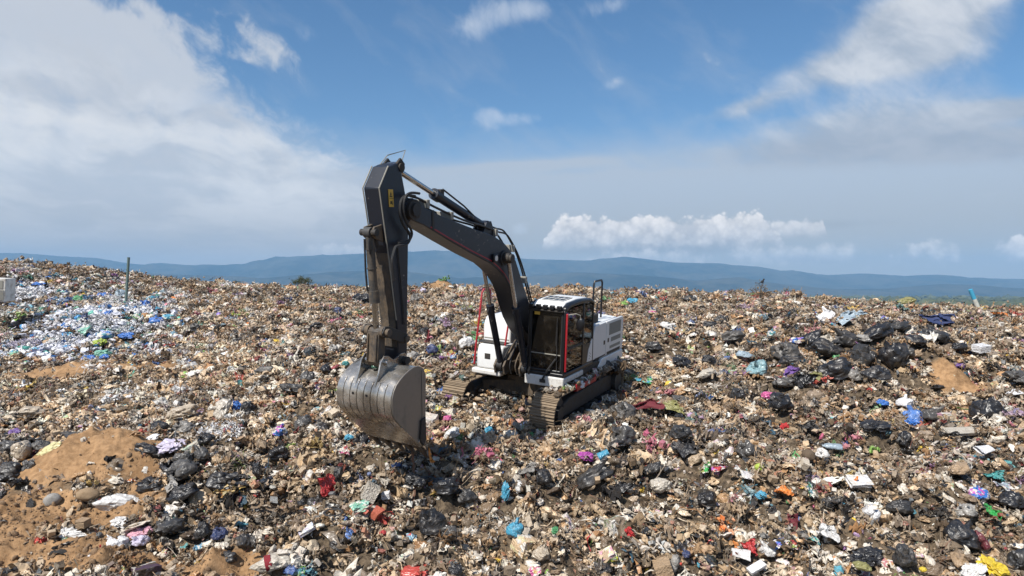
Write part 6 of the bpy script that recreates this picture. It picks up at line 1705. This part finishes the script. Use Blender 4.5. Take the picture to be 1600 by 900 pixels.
def place_things():
    rng = random.Random(4); seen = {}
    for (kd, u, v, w, h, roll, ck, label) in THINGS:
        p = ray_hit(u, v + 0.25 * h, 0.21)
        d = p[1]; k = d / F
        col = C_[ck]
        if kd in ('sheet', 'bag') and ck in 'BrqYoEPMmlQv' and rng.random() < .4: kd_mat = 'print_o'
        else: kd_mat = None
        black = ck in 'Kkd' and kd in ('bag', 'slump', 'sheet', 'strip')
        pl = SHAPES[kd]; i = seen.get(kd, rng.randrange(len(pl))); seen[kd] = i + 1
        key = 'bag' if black else (kd_mat or MATS.get(kd))
        src = pl[i % len(pl)]
        if key:
            nm = src.name + key
            me = bpy.data.meshes.get(nm)
            if me is None:
                me = src.copy(); me.name = nm; me.materials.clear(); me.materials.append(M[key])
        else: me = src
        name, cat, grp = NAMES[kd]
        o = new_obj(name, me, None)
        o.color = (*(tuple(.88 * q + .02 for q in col) if not black else col), 1)
        rr = rad(roll)
        steep = abs(roll) > 45
        L_, S_ = (h, w) if steep else (w, h)
        sx = 0.5 * L_ * k
        flat = kd in NOTIE
        sz = max(0.5 * S_ * k * (.55 if flat else .90), .02)
        sy = (0.62 * S_ * k if steep or roll else 0.5 * k * (0.35 * L_ + 0.65 * S_)) * (1.25 if flat else 1.05)
        o.scale = (sx * 1.04, sy, sz)
        yaw = rng.uniform(-.35, .35) + (math.pi if rng.random() < .5 else 0)
        tilt = rng.uniform(-.12, .12) + (0.42 if flat else 0.12)      # sheets lie on the slope, which faces the camera
        o.rotation_euler = (Matrix.Rotation(-rr if not steep else -rr, 3, 'Y') @ Matrix.Rotation(tilt, 3, 'X') @ Matrix.Rotation(yaw, 3, 'Z')).to_euler()
        z = -(v - HZ) / F * d
        z = min(z, p[2] + max(sz, sx * abs(math.sin(rr))) * 0.95)
        z = max(z, p[2] + sz * 0.25)
        o.location = ((u - CX) / F * d, d, z)
        o['label'] = label; o['category'] = cat
        if grp: o['group'] = grp
        LITTER_ROOM.append((o.location.x, o.location.y - .18 * sx, sx * .72))
        if label.startswith('long dirty white roll'):
            mb = MB().tube([(-.12, 0, 0), (.02, 0, .0), (.16, 0, 0)], 1.02, 20, cap=False)
            b_ = new_obj('band', mb.mesh('band', M['cloth_o']), o); b_.color = (.22, .02, .03, 1)
            b_.scale = (1.0, .93, .93); b_.location = (.12, 0, .02)
        if label.startswith('dirty white jerry'):
            hd = MB().tube([(-.5, 0, .98), (-.42, 0, 1.35), (.3, 0, 1.35), (.4, 0, .98)], .11, 6); b_ = new_obj('handle', hd.mesh('handle', M['solid_o']), o); b_.color = (*col, 1)
place_things()

# ------------------------------------------------------------------ posts, shrubs, bird, slatted unit, hanging strip
def tag(o, label, cat, group=None):
    o['label'] = label; o['category'] = cat
    if group: o['group'] = group
    return o
def empty(name, loc):
    e = bpy.data.objects.new(name, None); COL.objects.link(e); e.location = loc; return e
def px(u, v, d): return Vector(((u - CX) / F * d, d, -(v - HZ) / F * d))
M['greenpost'] = paint("grey green post", (0.10, 0.15, 0.14), .6, .3)
M['polewhite'] = paint("pale pole", (0.55, 0.56, 0.50), .6, .4); M['poleblue'] = paint("blue pole paint", (0.06, 0.34, 0.52), .5, .2)
M['feather'] = paint("dark feathers", (0.015, 0.015, 0.016), .6, .05)
def posts():
    d = 33.0; a, b_ = px(201, 402, d), px(197, 470, d)
    r = empty('post', b_); tag(r, 'thin grey-green post standing in the rubbish above the blue and white patch', 'post')
    q = a - b_
    MB().cyl((0, 0, 0), q * .985, .062, 14).build('shaft', M['greenpost'], r)
    MB().cyl(q * .985, q, .067, 14).build('cap', M['greenpost'], r)
    d = 40.0; b_, a = px(1530, 486, d), px(1516, 452, d); q = a - b_
    r = empty('leaning_pole', b_); tag(r, 'leaning pole with a pale foot and light blue top on the ridge', 'pole')
    MB().tube([(0, 0, 0), q * .55], .13, 12, .12).build('shaft', M['polewhite'], r)
    MB().tube([q * .55, q * .99, q], [.12, .115, .06], 12).build('painted_top', M['poleblue'], r)
posts()
def slatted():
    d = 31.0; c = px(-8, 452, d)
    r = empty('slatted_unit', c); r.rotation_euler = (0.05, 0.04, 0.25)
    tag(r, 'white slatted metal cabinet cut by the frame edge beside white film', 'cabinet')
    w, h, t = .62, .52, .5
    MB().box(-w, w, -t, t, -h, h).build('case', M['white_mud'], r, .02)
    for i in range(8):
        MB().box(-w + .06, w - .06, -t - .025, -t, -h + .07 + i * .06, -h + .10 + i * .06).build('slat', M['grille'], r)
    MB().box(-w + .10, w - .10, -t - .02, -t - .001, .06, h - .08).build('panel', M['grille'], r, .008)
slatted()
def leaf_cloud(rng, pts, s):
    V, Fc = [], []
    for p in pts:
        n = Vector((rng.uniform(-1, 1), rng.uniform(-1, 1), rng.uniform(-.3, 1))).normalized(); a = n.orthogonal().normalized(); b_ = n.cross(a)
        k = s * rng.uniform(.6, 1.3); o = len(V); p = Vector(p)
        V += [p - a * k, p - b_ * k * .45, p + a * k, p + b_ * k * .45]; Fc.append((o, o + 1, o + 2, o + 3))
    return V, Fc
def shrub(name, u, v0, v1, wpx, d, label, leafy_, m, cat, seed, nstem=9):
    rng = random.Random(seed); base = px(u, v0, d); H = (v0 - v1) / F * d; W_ = wpx / 2 / F * d
    r = empty(name, base); tag(r, label, cat)
    stems = MB(); tips = []
    for i in range(nstem):
        x, y = rng.uniform(-1, 1) * W_, rng.uniform(-1, 1) * W_
        top = Vector((x, y, H * rng.uniform(.6, 1.0) * (1 - .25 * abs(x) / W_)))
        mid = top * .5 + Vector((rng.uniform(-.1, .1), rng.uniform(-.1, .1), .1)) * H * .5
        b0 = Vector((x * .15, y * .15, -.3))
        stems.tube([b0, mid, top], [.03 * H, .018 * H, .006 * H], 5)
        for k in range(5):
            t = rng.uniform(.35, .95); p = mid.lerp(top, t) if t > .5 else b0.lerp(mid, t + .4)
            q = p + Vector((rng.uniform(-.25, .25), rng.uniform(-.25, .25), rng.uniform(.05, .28))) * H
            stems.tube([p, p.lerp(q, .5) + Vector((0, 0, .02 * H)), q], [.012 * H, .008 * H, .004 * H], 4); tips += [q, p.lerp(q, .6)]
        tips.append(top)
    stems.build('stem', M['bark'], r)
    if leafy_:
        pts = []
        for t in tips:
            for _ in range(leafy_): pts.append(t + Vector((rng.gauss(0, .10), rng.gauss(0, .10), rng.gauss(0, .09))) * H)
        me = bpy.data.meshes.new('foliage'); V, Fc = leaf_cloud(rng, pts, .05 * H); me.from_pydata(V, [], Fc); me.materials.append(m)
        new_obj('foliage', me, r)
    return r, base, H
shrub('bush', 475, 452, 433, 25, 52, 'dark leafy bush rising behind the ridge', 14, M['leaf'], 'bush', 1, 10)
shrub('bush', 369, 447, 439, 26, 50, 'low dark bush just showing over the ridge near the mountains', 10, M['leaf'], 'bush', 2, 9)
r_, bp_, H_ = shrub('dry_shrub', 1187, 470, 441, 24, 41, 'bare grey shrub on the ridge with a bird in its top', 1, M['dryleaf'], 'shrub', 3, 9)
shrub('dry_shrub', 1234, 472, 452, 34, 41, 'wide low dry shrub on the ridge next to the bare one', 5, M['dryleaf'], 'shrub', 4, 12)
def bird():
    p = px(1191, 440, 41)
    V, Fc = ICO[3]; V = V.copy()
    t = V[:, 0]
    V = V * np.array([.15, .065, .075])
    V[:, 2] += np.where(t > .3, (t - .3) * .10, 0); V[:, 1] *= np.where(t < -.4, .55, 1.0); V[:, 2] *= np.where(t < -.5, .5, 1)
    mb = MB().add(V, Fc)
    h, hf = ICO[2]; mb.add(h * .052 + np.array([.15, 0, .085]), hf)
    mb.tube([(.19, 0, .085), (.245, 0, .075)], [.016, .003], 6)
    mb.add([(-.12, -.03, 0), (-.12, .03, 0), (-.30, .035, -.03), (-.30, -.035, -.03), (-.12, -.03, -.02), (-.12, .03, -.02), (-.30, .035, -.042), (-.30, -.035, -.042)], [(0, 1, 2, 3), (7, 6, 5, 4), (0, 4, 5, 1), (1, 5, 6, 2), (2, 6, 7, 3), (3, 7, 4, 0)])
    o = mb.build('bird', M['feather']); o.location = p; o.rotation_euler = (0, -.35, .3)
    for y in (-.02, .02): MB().tube([(0, y, -.05), (.01, y, -.13), (.03, y, -.135)], .007, 5).build('leg', M['feather'], o)
    tag(o, 'small dark bird perched on the bare shrub', 'bird')
bird()
def hanging():
    top = Vector(ex_world((5.72, .22, .52)))
    pts = [top]
    g = lambda x, y: float(height(np.array([x]), np.array([y]))[0])
    for k, (dx, dy) in enumerate(((.01, 0), (.015, -.02), (.03, -.02))): pts.append(top + Vector((dx, dy, -.28 * (k + 1))))
    x, y = pts[-1].x, pts[-1].y
    for dx, dy in ((.02, -.10), (.05, -.45), (.09, -.85)): pts.append(Vector((x + dx, y + dy, g(x + dx, y + dy) + .10)))
    rng = random.Random(3); mb = MB(); n = 40; P = []
    for i in range(n):
        t = i / (n - 1) * (len(pts) - 1); k = min(int(t), len(pts) - 2); P.append(pts[k].lerp(pts[k + 1], t - k) + Vector((rng.uniform(-.012, .012), rng.uniform(-.012, .012), 0)))
    mb.tube(P, [.018 + .014 * rng.random() for _ in P], 6)
    o = mb.build('hanging_strip', M['rustcloth'])
    tag(o, 'ragged brown strip hanging from the bucket teeth down to the rubbish', 'strip')
M['rustcloth'] = paint("brown rag strip", (0.17, 0.085, 0.055), .9, .5)
hanging()
def caught():
    o = MB().add(ICO[3][0] * np.array([.10, .06, .05]), ICO[3][1]).build('green_bottle', M['greenglass'])
    o.location = Vector(ex_world((6.50, .0, 2.29))); o.rotation_euler = (0, 0, .5); tag(o, 'dull green bottle lying on the bucket between its two lugs', 'bottle')
    sh = SHAPES['sheet'][2].copy(); sh.materials.clear(); sh.materials.append(M['film_o'])
    o = new_obj('plastic_sheet', sh); o.color = (.7, .26, .03, 1); o.location = Vector(ex_world((5.78, .66, .56))); o.scale = (.16, .07, .05); o.rotation_euler = (0, 1.2, 0)
    tag(o, 'orange scrap caught on the corner tooth of the bucket', 'plastic sheet')
    for (lx, ly, lz, s, kd, ck, lb) in ((.75, 1.44, .95, .17, 'bag', 'W', 'white bag lying in the red step under the cab'), (.35, 1.44, .95, .15, 'bag', 'w', 'dirty white bag behind another one in the red step'),
                                        (1.2, -1.2, 1.0, .28, 'sheet', 'K', 'black film caught on top of the farther track'), (-.5, 1.30, .98, .3, 'sheet', 'n', 'brown rag draped over the nearer track'),
                                        (-1.25, 1.35, .98, .33, 'sheet', 'k', 'black sheet draped over the rear of the nearer track'), (2.2, 1.0, .72, .22, 'strip', 'k', 'black strip stuck to the front of the nearer track'),
                                        (-1.75, 1.5, .85, .36, 'rag', 'n', 'muddy cloth hanging over the rear sprocket of the nearer track')):
        key = 'bag' if ck in 'Kk' else MATS[kd]
        me = SHAPES[kd][3 % len(SHAPES[kd])].copy(); me.materials.clear(); me.materials.append(M[key])
        o = new_obj(NAMES[kd][0], me); o.color = (*C_[ck], 1); o.location = Vector(ex_world((lx, ly, lz))); o.scale = (s, s * .75, s * .6); o.rotation_euler = (.2, -.1, .7 + s * 9)
        tag(o, lb, NAMES[kd][1], NAMES[kd][2])
M['greenglass'] = paint("green bottle", (0.05, 0.12, 0.08), .25, .2)
caught()
build_litter()
build_clods()
